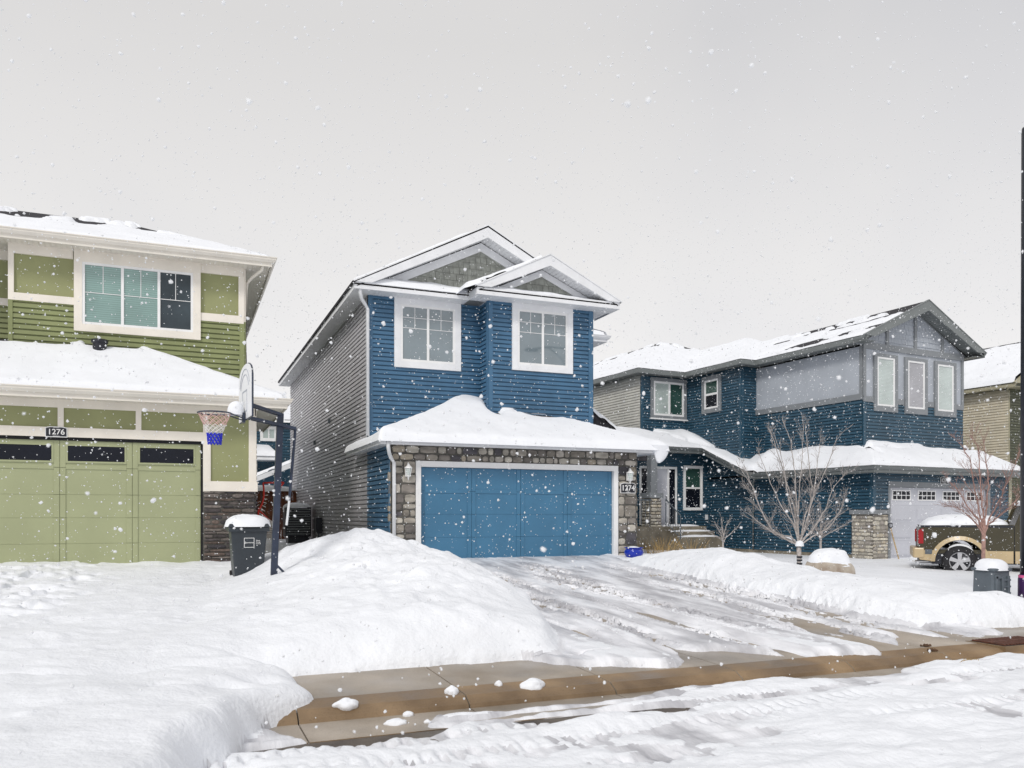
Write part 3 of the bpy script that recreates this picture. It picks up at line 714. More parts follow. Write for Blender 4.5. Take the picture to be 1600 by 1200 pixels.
def gt(X, Y):
    e = np.minimum.reduce([Y-(y0-.07), X-(x0-.05), (x1+.1)-X, 21.0-Y+X*0]); k = np.clip(e/.16, 0, 1)
    n = fbm(X*.8, Y*.8, 5, 3)-.5; n2 = fbm(X*3, Y*3, 6, 3)-.5
    t = .10+.08*n+.03*n2+.12*np.exp(-(((X-6.9)/.8)**2+((Y-19.5)/.6)**2))+.08*np.exp(-((X-(x0+(Y-y0)))/.45)**2)
    t = t-.42*np.exp(-(((X-8.35)/.65)**2+((Y-19.15)/.12)**2))*(.5+fbm(X*6, Y*6, 8, 2))-.5*np.exp(-(((X-7.35)/.14)**2+((Y-19.25)/.28)**2))+.14*np.exp(-(((X-7.95)/.3)**2+((Y-19.15)/.22)**2))
    t = t-.25*np.exp(-((X-(x1-(Y-y0)*1.0)-.05)/.05)**2)*ss(18.0, 18.6, Y)*ss(.4, .6, fbm(X*5, Y*5, 81, 2))
    return np.maximum(t*np.sqrt(k*(2-k)), -.03)-.07*(e < .004)
X, Y = np.meshgrid(gs_x, gs_y); kp = ~((((X[:-1, :-1] > XL+.0)&(X[:-1, :-1] < 10.2)&(Y[:-1, :-1] > YA+.1))))
rs = grid_obj('roof_snow', X, Y, gz(X, Y)+gt(X, Y), SNOW, B, keep=kp); rs.parent = rf
# hanging lip of snow at the right corner of the eave
n = 22; U, V = np.meshgrid(np.linspace(0, 1, n), np.linspace(0, 1, n))
mb = MB()
pts = []
for i in range(13):
    a = i/12; wdt = .34*(1-a)**.6+.03; zz = 2.74-.43*a
    pts.append((10.86+.06*sin(a*3), 17.1+.02*a, zz, wdt))
prev = None
for (cx, cy, cz, wd) in pts:
    ring = [(cx+wd*.75*cos(t)*1.0, cy+.09*sin(t)*(.4+wd*1.6), cz) for t in np.linspace(0, 2*pi, 17)[:-1]]
    if prev:
        for k in range(16): mb.quad(prev[k], prev[(k+1) % 16], ring[(k+1) % 16], ring[k])
    prev = ring
mb.quad(*prev); sub(mb.build('snow_lip', SNOW, B, smooth=True), rf)
gt_ = sweep([(x0, 21.0, zE), (x0, y0, zE), (x1, y0, zE), (x1, 20.6, zE)], GUT, side=-1)
gt_.build('gutter', WHITE, B)
mb = soffit(x0+.01, x1-.01, y0+.01, YG-.0, zE-.13, 'x'); soffit(x0+.01, XL, YG, 20.98, zE-.13, 'y', mb); soffit(10.5, x1-.01, YG, 20.6, zE-.13, 'y', mb)
mb.build('soffit', WHITE, B)
downspout(B, [(4.13, 17.12, 2.64), (4.13, 17.12, 2.50), (4.2, 17.3, 2.36), (4.29, 17.5, 2.28), (4.36, 17.53, 2.18), (4.36, 17.53, -.05)], WHITE, .042)
# main roof
zR = 6.62; p5 = .5; ax, apex = 7.25, 8.36; X0, X1, YF, YBk = 3.87, 10.63, 19.42, 35.4
mb = MB()
roof_quad(B, [(X0-.04, YBk, zR-.02), (X0-.04, YF-.06, zR-.02), (ax, YF-.06, apex), (ax, YBk, apex)], mb)
roof_quad(B, [(X1+.04, YF-.06, zR-.02), (X1+.04, YBk, zR-.02), (ax, YBk, apex), (ax, YF-.06, apex)], mb)
bx_, bz = 8.70, 7.62; bxl, bxr = 6.72, 10.76
roof_quad(B, [(bxl, 20.6, 6.66), (bxl, 18.76, 6.66), (bx_, 18.76, bz), (bx_, 20.6, bz)], mb)
roof_quad(B, [(bxr, 18.76, 6.64), (bxr, 19.9, 6.64), (bx_, 19.9, bz), (bx_, 18.76, bz)], mb)
mr = mb.build('main_roof', ASPH, B)
sub(snow_quad(B, [(X0, YBk, zR), (X0, YF+.0, zR), (ax, YF+.0, apex), (ax, YBk, apex)], .10, (1, 1, 0, 1), (.8, .6), seed=31), mr)
sub(snow_quad(B, [(X1, YF+.5, zR), (X1, YBk, zR), (ax, YBk, apex), (ax, YF+.5, apex)], .12, (1, 0, 0, 1), (.8, .6), seed=32), mr)
sub(snow_quad(B, [(bxl-.25, 20.4, 6.56), (bxl-.25, 18.80, 6.56), (bx_-.2, 18.80, bz-.09), (bx_-.2, 20.4, bz-.09)], .13, (1, 1, 0, 0), (1, 0), seed=33), mr)
def gable(root, W, xl, zl, xr, zr, xa_, za, dep, th=.26, wd=.06, m=None, mw=None, rng=None, fm=None, back=0.):
    """rake boards, sloping soffit and inner trim; W plane is the gable wall, dep the overhang"""
    m = m or WHITE
    mb = MB()
    mb.wprism(W, [(xl, zl-.02), (xa_, za), (xa_, za-th*1.12), (xl+th*1.6, zl-.02)], dep, dep+wd)
    mb.wprism(W, [(xa_, za), (xr, zr-.02), (xr-th*1.6, zr-.02), (xa_, za-th*1.12)], dep, dep+wd)
    # thin drip edge
    mb.wprism(W, [(xl-.03, zl-.0), (xa_, za+.035), (xa_, za+.005), (xl, zl-.02)], dep-.02, dep+wd+.015); mb.wprism(W, [(xa_, za+.035), (xr+.03, zr), (xr, zr-.02), (xa_, za+.005)], dep-.02, dep+wd+.015)
    rk = mb.build('rake_board', m, root)
    mb = MB(); t = th*.92
    def strips(a0, z0, a1, z1):
        n = max(4, int(abs(a1-a0)/.1))
        for i in range(n):
            f0, f1 = i/n, (i+.86)/n
            mb.wprism(W, [(a0+(a1-a0)*f0, z0+(z1-z0)*f0), (a0+(a1-a0)*f1, z0+(z1-z0)*f1), (a0+(a1-a0)*f1, z0+(z1-z0)*f1+.03), (a0+(a1-a0)*f0, z0+(z1-z0)*f0+.03)], 0, dep)
        mb.wprism(W, [(a0, z0+.012), (a1, z1+.012), (a1, z1+.04), (a0, z0+.04)], 0, dep-.001)
    strips(xl+th*.3, zl-.12, xa_, za-t); strips(xr-th*.3, zr-.12, xa_, za-t)
    mb.build('rake_soffit', m, root)
    return rk
gable(B, front(YA), X0-.02, zR+.0, X1+.02, zR, ax, apex, YA-YF)
gable(B, front(YB_), bxl, 6.66, bxr, 6.64, bx_, bz, YB_-18.8, th=.24)
# gable walls with shakes
def gwall(root, W, xl, xr, zb, xa_, za, m_in, trimw=.19, trimm=None, back_=True):
    sl = (za-zb)/(xa_-xl); sr = (za-zb)/(xr-xa_)
    mb = MB(); mb.wprism(W, [(xl, zb), (xr, zb), (xa_, za)], -.05, .0); g_ = mb.build('gable_wall', m_in, root)
    mb = MB(); d = trimw*1.15
    mb.wprism(W, [(xl, zb), (xa_, za), (xa_, za-d), (xl+d/sl, zb)], .004, .045); mb.wprism(W, [(xa_, za), (xr, zb), (xr-d/sr, zb), (xa_, za-d)], .004, .045)
    sub(mb.build('gable_trim', trimm or WHITE, root), g_)
    def rng(z):
        k = (za-d-z); return (xa_-max(0, k)/sl, xa_+max(0, k)/sr)
    sub(shakes(W, zb, za-d, rng).build('shakes', m_in, root), g_)
gwall(B, front(YA), X0+.55, X1-.55, 6.72, ax, apex-.27, SHAKE)
gwall(B, front(YB_), bxl+.42, bxr-.42, 6.66, bx_, bz-.24, SHAKE, .15)
# pent roofs at the gable feet
mb = MB(); qa = [(X0, YF, 6.58), (7.0, YF, 6.58), (7.0, YA, 6.79), (X0+.4, YA, 6.79)]; qb = [(bxl+.1, 18.80, 6.58), (bxr-.1, 18.80, 6.58), (bxr-.3, YB_, 6.76), (bxl+.3, YB_, 6.76)]
roof_quad(B, qa, mb); roof_quad(B, qb, mb); pr_ = mb.build('pent_roof', ASPH, B)
sub(snow_quad(B, [(X0+.1, YF, 6.59), (6.95, YF, 6.59), (6.95, YA, 6.79), (X0+.5, YA, 6.79)], .13, (1, 1, 0, 0), seed=35, lump=.6, over=.02), pr_)
sub(snow_quad(B, [(bxl+.2, 18.80, 6.585), (bxr-.6, 18.80, 6.585), (bxr-.7, YB_, 6.75), (bxl+.5, YB_, 6.75)], .07, (1, 1, 0, 1), seed=36, lump=.8, over=.0), pr_)
sweep([(X0, YBk, zR), (X0, YF, zR), (6.75, YF, zR), (6.75, 18.8, zR), (bxr-.02, 18.8, zR), (bxr-.02, 20.2, zR)], GUT, side=-1).build('gutter', WHITE, B)
sweep([(X1, YBk, zR), (X1, 20.0, zR)], GUT, side=1).build('gutter', WHITE, B)
mb = soffit(X0+.01, XL, YF+.01, YBk, 6.46, 'y'); soffit(XL, 7.2, YF+.01, YA, 6.46, 'x', mb); soffit(6.77, bxr-.03, 18.82, YB_, 6.46, 'x', mb); soffit(6.77, 7.25, YB_, YA, 6.46, 'x', mb); soffit(XR, X1, YB_, YBk, 6.46, 'y', mb)
mb.build('soffit', WHITE, B)
downspout(B, [(4.02, 19.5, 6.5), (4.02, 19.5, 6.38), (4.08, 19.62, 6.26), (4.2, 19.78, 6.18), (4.27, 19.82, 6.08), (4.27, 19.82, 2.98)], WHITE, .045)
mu = ((.5,), (.2, .4))
window(B, front(YA), 4.95, 6.69, 4.72, 6.455, divs=(.5,), trim=.16, muntin=mu, sash=.055)
window(B, front(YB_), 7.86, 9.58, 4.74, 6.455, divs=(.5,), trim=.15, muntin=mu, sash=.055)
# side bump and entry roof on the right
mb = siding(front(22.9), XR, 11.9, -.3, 6.5); siding(right(11.9), 22.9, 27, -.3, 6.5, mb=mb); mb.build('wall', BLUE, B)
mb = MB(); q1 = [(XR-.2, 22.45, 6.6), (12.35, 22.45, 6.6), (11.2, 24.6, 7.5), (XR-.2, 24.6, 7.5)]; q2 = [(12.35, 22.45, 6.6), (12.35, 27.4, 6.6), (11.2, 26.5, 7.5), (11.2, 24.6, 7.5)]
roof_quad(B, q1, mb); roof_quad(B, q2, mb); r2 = mb.build('side_roof', ASPH, B)
sub(snow_quad(B, q1, .16, (1, 1, 0, 0), seed=41), r2); sub(snow_quad(B, q2, .16, (1, 0, 0, 0), seed=42), r2)
sweep([(XR, 22.45, 6.6), (12.35, 22.45, 6.6), (12.35, 27.4, 6.6)], GUT, side=1).build('gutter', WHITE, B)
mb = MB(); mb.box(XR, 12.33, 22.47, 27.3, 6.42, 6.45); mb.build('soffit', WHITE, B)
mb = MB(); q3 = [(12.5, 20.3, 2.75), (12.5, 26, 2.75), (XR, 26, 4.3), (XR, 20.3, 4.3)]; roof_quad(B, q3, mb)
mb.wprism(front(20.3), [(XR, 4.27), (12.5, 2.72), (12.5, 2.6), (XR, 2.6)], -.1, -.02)
er = mb.build('entry_roof', ASPH, B); sub(snow_quad(B, q3, .2, (1, 0, 0, 1), seed=43), er)
siding(front(20.5), XR, 11.9, -.3, 2.7).build('entry_wall', BLUE, B)
# side vents
for (y, z) in ((25.3, 3.92), (28.2, 3.48)):
    mb = MB(); W = left(XL); mb.wbox(W, y-.09, y+.09, z-.1, z+.1, 0, .03); mb.wbox(W, y-.07, y+.07, z-.06, z+.08, .03, .10); mb.build('side_vent', PLAST, B, bevel=.01)
# lanterns and number
def lantern(x, z, lab):
    r = thing('wall_lantern', (x, YG-.06, z), lab, 'lamp', 'white wall lanterns beside the blue garage door')
    c = (x, YG-.17, z)
    mb = MB(); mb.box(x-.05, x+.05, YG-.085, YG-.055, z-.12, z+.1); mb.build('back_plate', WHITEB, r, bevel=.01)
    mb = MB(); mb.tube([(x, YG-.07, z-.02), (x, YG-.11, z-.14), (x, YG-.17, z-.2), (x, YG-.17, z-.12)], .012, 8); mb.tube([(x, YG-.07, z+.05), (x, YG-.12, z+.17), (x, YG-.17, z+.18)], .012, 8); mb.build('bracket', WHITEB, r, smooth=True)
    mb = MB(); mb.lathe((x, YG-.17, z), [(.0, .165), (.02, .16), (.03, .13), (.085, .075), (.09, .06), (.075, .055)], 8); mb.build('cap', WHITEB, r)
    mb = MB(); mb.lathe((x, YG-.17, z), [(.07, .055), (.04, -.1), (.0, -.1)], 8); mb.build('glass_shade', GL_TL, r)
    mb = MB()
    for k in range(8):
        a = 2*pi*k/8; mb.tube([(x+.073*cos(a), YG-.17+.073*sin(a), z+.06), (x+.043*cos(a), YG-.17+.043*sin(a), z-.1)], .006, 4)
    mb.lathe((x, YG-.17, z), [(.048, -.1), (.05, -.115), (.015, -.14), (0, -.17)], 8); mb.build('cage', WHITEB, r)
lantern(4.66, 2.0, 'white lantern on the stone left of the blue garage door')
lantern(10.25, 2.0, 'white lantern above the 1274 number sign')
number_plate('1274', front(YG), 10.24, 1.70, .06, .42, 'black house number sign reading 1274 on stone veneer', ht=.26)

# ================================================================== GREEN HOUSE
G = thing('green_house', (1.43, 17.4, 0), 'green two storey house with cream trim and green garage door', 'house')
YQ = 17.4; gx1 = 1.43; gx0 = -9.
W = front(YQ)
mb = MB(); mb.wbox(W, gx0, -4.7, -.3, 3.2, -.1, 0); mb.wbox(W, -4.7, gx1, 2.64, 3.25, -.1, 0); mb.wbox(W, .44, gx1, 1.5, 2.64, -.1, 0); mb.box(gx0, gx1-.02, 20.0, 30, -.3, 3.2); mb.build('wall_panel', GREENP, G)
mb = siding(right(gx1), YQ, 30, -.3, 3.2); mb.build('side_siding', GREEN, G)
mb = MB()
mb.wbox(W, -4.7, gx1+.02, 3.05, 3.23, 0, .03); mb.wbox(W, -4.7, .57, 2.50, 2.68, 0, .035)
for a in (-3.35, -2.06, -.73, .49): mb.wbox(W, a-.05, a+.05, 2.68, 3.05, 0, .03)
mb.wbox(W, .44, .57, 1.5, 2.50, -.12, .035); mb.wbox(W, .57, .585, 1.7, 2.5, 0, .03); mb.wbox(W, 1.31, gx1+.02, 1.7, 3.05, 0, .032); mb.wbox(W, .44, gx1+.05, 1.51, 1.71, 0, .06)
mb.wbox(right(gx1), YQ-.03, YQ+.12, 1.7, 3.2, 0, .03); mb.wbox(W, -4.7, -4.58, -.1, 2.5, -.12, .035)
mb.build_each('trim_board', CREAMB, G)
mb = MB(); mb.wbox(W, -4.6, .46, 2.44, 2.5, -.12, -.02); mb.wbox(W, .405, .44, 0, 2.46, -.1, -.03); mb.build('door_gap', DARKG, G)
garage_door(G, W, -4.57, .40, -.02, 2.45, -.06, GDOOR, 4, [(1.90, 1.98), (2.38, 2.45), (0, .07)], [.49, .98, 1.42, 1.93], stile=.10, win=(2.02, 2.38, .10, 0))
LEDG = [(.10, .085, .08), (.14, .12, .11), (.07, .06, .06), (.12, .09, .075), (.18, .155, .14), (.05, .045, .05)]
mb = stones(W, .45, gx1, -.1, 1.51, LEDG, 'ledge'); stones(right(gx1), YQ-.03, YQ+.5, -.1, 1.51, LEDG, 'ledge', mb=mb); mb.build('stone_veneer', STONE, G)
mb = MB(); mb.wbox(W, .44, gx1-.01, -.2, 1.51, -.12, .02); mb.wbox(right(gx1), YQ-.01, YQ+.5, -.2, 1.52, -.04, .015); mb.build('mortar', MORTAR, G)
# garage roof
gE = 3.34; gy, gxr = 16.9, 2.0; gw = 18.95; gt_z = 4.55
qf = [(gx0, gy, gE), (gxr, gy, gE), (-.86, gw, gt_z), (gx0, gw, gt_z)]
qr = [(gxr, gy, gE), (gxr, 22, gE), (-.4, 22, gt_z), (-.86, gw, gt_z)]
mb = MB(); roof_quad(G, qf, mb); roof_quad(G, qr, mb); r_ = mb.build('garage_roof', ASPH, G)
sub(snow_quad(G, qf, .12, (1, .5, .5, 0), (.84, 2.4), seed=51, lump=.3, step=.05), r_)
sub(snow_quad(G, qr, .13, (1, 0, 0, .5), (.93, .3), seed=52, lump=.3), r_)
sweep([(gx0, gy, gE), (gxr, gy, gE), (gxr, 22, gE)], GUT, side=1).build('gutter', CREAM, G)
mb = soffit(gx0, gxr-.01, gy+.01, YQ, gE-.13, 'x'); soffit(gx1, gxr-.01, YQ, 22, gE-.13, 'y', mb); mb.build('soffit', CREAM, G)
mb = MB(); mb.lathe((-1.5, 18.55, 4.2), [(.13, .0), (.13, .32), (.16, .34), (.16, .4), (0, .42)], 14); rv = mb.build('roof_vent', BLACK, G)
# upper storey
Yu = 18.95; ux1 = 1.31; ux0 = -3.17; W = front(Yu)
mb = siding(W, ux0, ux1, 3.6, 5.36); siding(right(ux1), Yu, 30, 3.2, 6.5, mb=mb); siding(front(Yu+.6), gx0, ux0, 3.6, 5.36, mb=mb); mb.build('upper_siding', GREEN, G)
mb = MB(); mb.wbox(W, ux0, ux1, 5.3, 6.5, -.1, .004); mb.wbox(front(Yu+.6), gx0, ux0, 5.3, 6.5, -.1, .004); mb.box(gx0, ux1-.01, Yu+.7, 30, 3.2, 6.5); mb.build('wall_panel', GREENP, G)
mb = MB()
mb.wbox(W, ux0, -2.02, 6.29, 6.5, .004, .052); mb.wbox(W, .43, ux1, 6.29, 6.5, .004, .052); mb.wbox(W, ux0, -2.0, 5.35, 5.50, .004, .054); mb.wbox(W, .43, ux1+.01, 4.72+.1, 4.97, .004, .054) if False else mb.wbox(W, .43, ux1+.01, 5.35-.1, 5.42, .004, .054)
mb.wbox(W, ux0, ux0+.1, 5.5, 6.29, .004, .050); mb.wbox(W, ux1-.1, ux1+.015, 5.42, 6.29, .004, .050); mb.wbox(right(ux1), Yu-.03, Yu+.1, 5.3, 6.5, 0, .050)
mb.wbox(front(Yu+.6), gx0, ux0, 6.29, 6.5, .004, .052); mb.wbox(front(Yu+.6), gx0, ux0, 5.35, 5.5, .004, .052)
mb.build_each('trim_board', CREAMB, G)
mb = MB(); mb.wbox(W, ux0, ux0+.08, 3.6, 5.35, 0, .052); mb.wbox(W, ux1-.08, ux1+.02, 3.6, 5.25, 0, .052); mb.wbox(right(ux1), Yu-.03, Yu+.07, 3.2, 5.3, 0, .050); mb.build_each('corner_trim', GREEN, G)
window(G, W, -2.0, .43, 4.82, 6.49, divs=(.345, .69), glass_m=(GL_T, GL_T, GL_N), trim=.15, tm=CREAMB, muntin=((.5,), (.48,)), sash=.05, trimz=(.15, .24))
ue = 6.62; uy, uxr = 18.48, 1.86; zz = 7.96; dd = 2.95
qf = [(gx0, uy, ue), (uxr, uy, ue), (uxr-dd, uy+dd, zz), (gx0, uy+dd, zz)]; qr = [(uxr, uy, ue), (uxr, 30, ue), (uxr-dd, 27, zz), (uxr-dd, uy+dd, zz)]
mb = MB(); roof_quad(G, qf, mb); roof_quad(G, qr, mb); r_ = mb.build('main_roof', ASPH, G)
sub(snow_quad(G, qf, .085, (1, .35, .5, 0), (.50, 2.4), seed=55, lump=.3, step=.05), r_); sub(snow_quad(G, qr, .10, (1, 0, 0, .6), (.6, .8), seed=56, lump=.3), r_)
sweep([(gx0, uy, ue), (uxr, uy, ue), (uxr, 30, ue)], GUT, side=1).build('gutter', CREAM, G)
mb = soffit(gx0, uxr-.01, uy+.01, Yu, ue-.13, 'x'); soffit(ux1, uxr-.01, Yu, 30, ue-.13, 'y', mb); mb.box(gx0, ux0, Yu, Yu+.6, ue-.14, ue-.12); mb.build('soffit', CREAM, G)
downspout(G, [(1.7, 18.52, 6.5), (1.68, 18.6, 6.4), (1.5, 18.85, 6.28), (1.40, 19.05, 6.2), (1.38, 19.1, 6.05), (1.38, 19.1, 4.0)], CREAM, .035)
number_plate('1276', front(YQ), -2.13, 2.59, .04, .37, 'black house number sign reading 1276 over green garage door', ht=.20)

# ================================================================== TEAL HOUSE (right), built in a frame turned by TH
TR = thing('teal_house', (21.38, 17.6, -.35), 'dark teal and grey two storey house with grey garage door and stone corner', 'house', rot=TH)
P0, Q0 = 21.38, 17.6
mb = siding(left(P0), 18.36, 25.2, -.22, 2.45); siding(left(P0), Q0, 18.36, 1.12, 2.45, mb=mb); siding(front(Q0), P0, 22.06, 1.12, 2.45, mb=mb); siding(front(Q0), 27.14, 28.25, -.25, 2.45, mb=mb); siding(front(Q0), 22.06, 27.14, 2.08, 2.45, mb=mb)
siding(right(28.25), Q0, 22, -.25, 2.45, mb=mb); siding(front(25.2), 17.2, 18.0, .3, 3.65, mb=mb); siding(front(25.2), 18.0, 19.75, 2.88, 3.65, mb=mb); siding(front(25.2), 19.75, P0, .3, 3.65, mb=mb)
siding(left(21.95), 18.43, 23.25, 2.6, 4.78, mb=mb); siding(front(18.43), 21.95, 26.91, 3.1, 4.70, mb=mb); siding(right(26.91), 18.43, 34, 2.4, 6.5, mb=mb)
siding(front(23.25), 21.24, 21.95, 2.5, 6.55, mb=mb); siding(left(21.24), 23.25, 26.42, 2.5, 6.55, mb=mb); siding(front(26.42), 18.97, 21.24, 3.6, 6.55, mb=mb)
mb.build('wall', TEAL, TR)
siding(left(18.97), 26.42, 37, 0, 6.55).build('side_siding', GREIGE, TR)
mb = MB(); mb.box(P0+.02, 28.2, Q0+.12, 23, -.4, 2.4); mb.box(21.27, 26.88, 23.27, 36, 2.6, 6.5); mb.box(21.42, 26.88, 22.9, 36, -.4, 2.6); mb.box(21.97, 26.88, 18.45, 23.3, 2.5, 6.5); mb.box(19, 26.8, 26.45, 36.5, -.4, 6.5); mb.box(17.25, 26.8, 25.25, 30, -.4, 3.7)
mb.build('inner_wall', DARKG, TR)
mb = MB(); mb.wbox(left(P0), Q0+.75, 25.2, -.5, -.21, -.05, .03); mb.wbox(left(17.3), 25.2, 27, -.5, .3, 0, .03); mb.build_each('foundation', FOUND, TR)
mb = MB(); mb.wbox(left(21.95), 18.43, 23.25, 4.95, 6.5, -.02, .012); mb.wbox(front(18.43), 21.95, 26.91, 4.85, 6.42, -.02, .012); mb.build('wall_panel', GREYP, TR)
mb = MB()
mb.wbox(left(21.95), 18.43, 23.24, 4.77, 4.96, .0, .055); mb.wbox(left(21.95), 18.43, 18.53, 4.96, 6.5, .012, .050)
W = front(18.43)
mb.wbox(W, 21.95, 22.4, 4.70, 4.88, 0, .054); mb.wbox(W, 23.5, 23.85, 4.70, 4.88, 0, .054); mb.wbox(W, 25.0, 25.35, 4.70, 4.88, 0, .054); mb.wbox(W, 26.5, 26.93, 4.70, 4.88, 0, .054)
mb.wbox(W, 21.93, 22.04, 4.88, 6.42, .012, .054); mb.wbox(W, 26.82, 26.93, 4.88, 6.42, .012, .054); mb.wbox(W, 21.93, 26.93, 6.42, 6.62, 0, .060)
mb.wbox(front(Q0), 22.06, 22.16, -.35, 2.05, -.12, .04); mb.wbox(front(Q0), 27.04, 27.14, -.35, 2.05, -.12, .04); mb.wbox(front(Q0), 22.06, 27.14, 1.92, 2.09, -.12, .045)
mb.build_each('trim_board', GREYT, TR)
mb = MB(); mb.wbox(front(Q0), P0-.02, P0+.09, 1.1, 2.42, 0, .050); mb.wbox(left(P0), Q0-.03, Q0+.07, 1.1, 2.42, 0, .050); mb.wbox(front(18.43), 21.93, 22.03, 3.1, 4.7, 0, .050); mb.wbox(left(21.24), 23.22, 23.34, 2.5, 6.5, 0, .050); mb.wbox(front(23.25), 21.22, 21.32, 2.5, 6.5, 0, .050)
mb.wbox(front(26.42), 18.95, 19.06, 3.6, 6.5, 0, .050)
mb.build_each('corner_trim', TEAL, TR)
mb = MB(); mb.wbox(front(Q0), 28.15, 28.3, -.3, 2.42, 0, .056); mb.wbox(front(Q0), 27.14, 28.15, -.35, .85, 0, .05); mb.build_each('corner_trim', OLIVE, TR)
# stone corner
LIGHT = [(.56, .52, .44), (.48, .45, .39), (.64, .60, .51), (.40, .37, .32), (.54, .48, .38), (.34, .31, .28)]
MORT2 = mat('pale_mortar', (.26, .24, .21), .95, .2, 20, .004, 60)
mb = stones(front(Q0), P0-.03, 22.05, -.45, 1.05, LIGHT, 'block'); stones(left(P0), Q0-.05, 18.35, -.45, 1.05, LIGHT, 'block', mb=mb); mb.build('stone_veneer', STONE, TR)
mb = MB(); mb.box(P0-.03, 22.04, Q0-.03, Q0+.05, -.5, 1.06); mb.box(P0-.03, P0+.05, Q0-.03, 18.35, -.5, 1.06); mb.build('mortar', MORT2, TR)
mb = MB(); mb.box(P0-.09, 22.06, Q0-.09, Q0+.02, 1.06, 1.2); mb.box(P0-.09, P0+.02, Q0+.02, 18.4, 1.06, 1.2); mb.build('stone_cap', GREYT, TR)
# garage door with four windows
gd = garage_door(TR, front(Q0), 22.165, 27.035, -.35, 1.915, -.06, GRDOOR, 4, [], [.22, .78, 1.34], stile=.0, win=(1.50, 1.83, .17, 4), wm=WHITEB)
mb = MB()
for i in range(4):
    for za, zb in ((-.28, .15), (.29, .71), (.85, 1.27)):
        a = 22.165+1.2175*i
        mb.wbox(front(Q0), a+.10, a+1.1, za, zb, -.06, -.05); mb.wbox(front(Q0), a+.14, a+1.06, za+.04, zb-.04, -.0495, -.038)
for o in mb.build_each('raised_panel', GRDOOR, TR, under=gd): pass
# windows
for a in (22.40, 23.88, 25.38):
    window(TR, front(18.43), a, a+1.12, 4.42, 6.30, divs=(), trim=.14, tm=GREYT, glass_m=(GL_GR if a > 23 and a < 25 else GL_TL,), sash=.06, trimz=(.18, .10))
window(TR, front(26.42), 19.40, 21.18, 4.86, 6.50, divs=(.52,), trim=.14, tm=GREYT, glass_m=(GL_TL, GL_G), sash=.08, sill=True)
window(TR, left(21.24), 24.30, 25.42, 5.02, 6.46, divs=(), hdiv=.5, trim=.16, tm=GREYT, glass_m=(GL_D, GL_G), sash=.07)
window(TR, front(25.2), 20.05, 20.98, 1.22, 2.95, divs=(), hdiv=.5, trim=.05, tm=WHITEB, glass_m=(GL_D, GL_G), sash=.06)
# front door and sidelights
W = front(25.2)
mb = MB(); mb.wbox(W, 18.0, 18.09, .66, 2.88, 0, .05); mb.wbox(W, 19.66, 19.75, .66, 2.88, 0, .05); mb.wbox(W, 18.09, 19.66, 2.79, 2.88, 0, .05); mb.wbox(W, 18.36, 18.44, .66, 2.79, 0, .05); mb.wbox(W, 19.3, 19.38, .66, 2.79, 0, .05)
mb.build_each('door_frame', WHITEB, TR)
mb = MB(); mb.wbox(W, 18.44, 19.3, .66, 2.79, 0, .03); fd = mb.build('front_door', GRDOOR, TR)
mb = MB(); mb.wbox(W, 18.09, 18.36, .66, 2.79, .01, .035); mb.wbox(W, 19.38, 19.66, .66, 2.79, .01, .035); mb.build_each('sidelight', GL_D, TR)
mb = MB(); mb.tube([W.p(19.22, 1.55, .03), W.p(19.22, 1.55, .09), W.p(19.22, 1.75, .09), W.p(19.22, 1.75, .03)], .012, 6); sub(mb.build('handle', BLACK, TR), fd)
mb = MB(); mb.wbox(front(25.2), 21.0+.13, 21.2+.05, .85, 1.05, .0, .08); mb.build('meter_box', WHITE, TR, bevel=.01)
# upper roof as one height field: front gable, middle hip and rear hip
def rheight(p, q):
    A = np.where((p >= 21.49)&(p <= 27.36), np.minimum(6.72+.486*(p-21.5), 8.13-.5*(p-24.42)), -9)
    Bm = np.where((p >= 20.78)&(q >= 22.79), np.minimum.reduce([6.72+.48*(p-20.79), 6.72+.48*(q-22.8), 8.86+0*p, 6.72+.5*(28.2-p)]), -9)
    Cm = np.where((p >= 18.51)&(q >= 25.96), np.minimum.reduce([6.72+.51*(p-18.52), 6.72+.51*(q-25.97), 8.95+0*p, 6.72+.5*(28.2-p)]), -9)
    return np.maximum.reduce([A, Bm, Cm])
pa = np.unique(np.round(np.concatenate([np.arange(18.52, 27.36, .06), [20.79, 21.5, 24.42, 27.35]]), 3)); qa_ = np.unique(np.round(np.concatenate([np.arange(17.93, 37, .06), [22.8, 25.97]]), 3))
PX, QX = np.meshgrid(pa, qa_)
def foot(p, q, e=0.): return ((p > 21.5+e)&(q > 17.93+e))|((p > 20.79+e)&(q > 22.8+e))|((p > 18.52+e)&(q > 25.97+e))
pc = (PX[:-1, :-1]+PX[1:, 1:])/2; qc = (QX[:-1, :-1]+QX[1:, 1:])/2
RZ = rheight(PX, QX); RZ = np.where(RZ < 0, 6.72, RZ)
ur = grid_obj('main_roof', PX, QX, RZ, ASPH, TR, keep=foot(pc, qc))
def edge_d(p, q):
    d1 = np.minimum(p-21.5, q-17.93); d2 = np.minimum(p-20.79, q-22.8); d3 = np.minimum(p-18.52, q-25.97)
    return np.maximum.reduce([d1, d2, d3])
nn = fbm(PX*.8, QX*.8, 91, 3)-.5; n2 = fbm(PX*2.5, QX*2.5, 92, 3)
T = .075+.08*nn+.02*(n2-.5); e = np.clip(edge_d(PX, QX)/.16+.05, 0, 1); T = T*np.sqrt(e*(2-e))
gab = (QX < 24)&(PX > 21.5)&(PX < 24.6)
st2 = fbm(PX*3+QX*.4, QX*1.1-PX*2, 93, 4)
T = T-np.where(gab, .34*ss(.36, .54, st2)*np.maximum(ss(23.0, 24.1, PX), .75*np.exp(-((PX-22.2)/.35)**2)*ss(23.5, 19.5, QX)*1.0), 0)
pk = np.maximum(ss(8.45, 8.8, RZ), 0)*ss(.42, .55, n2); T = T-.30*pk
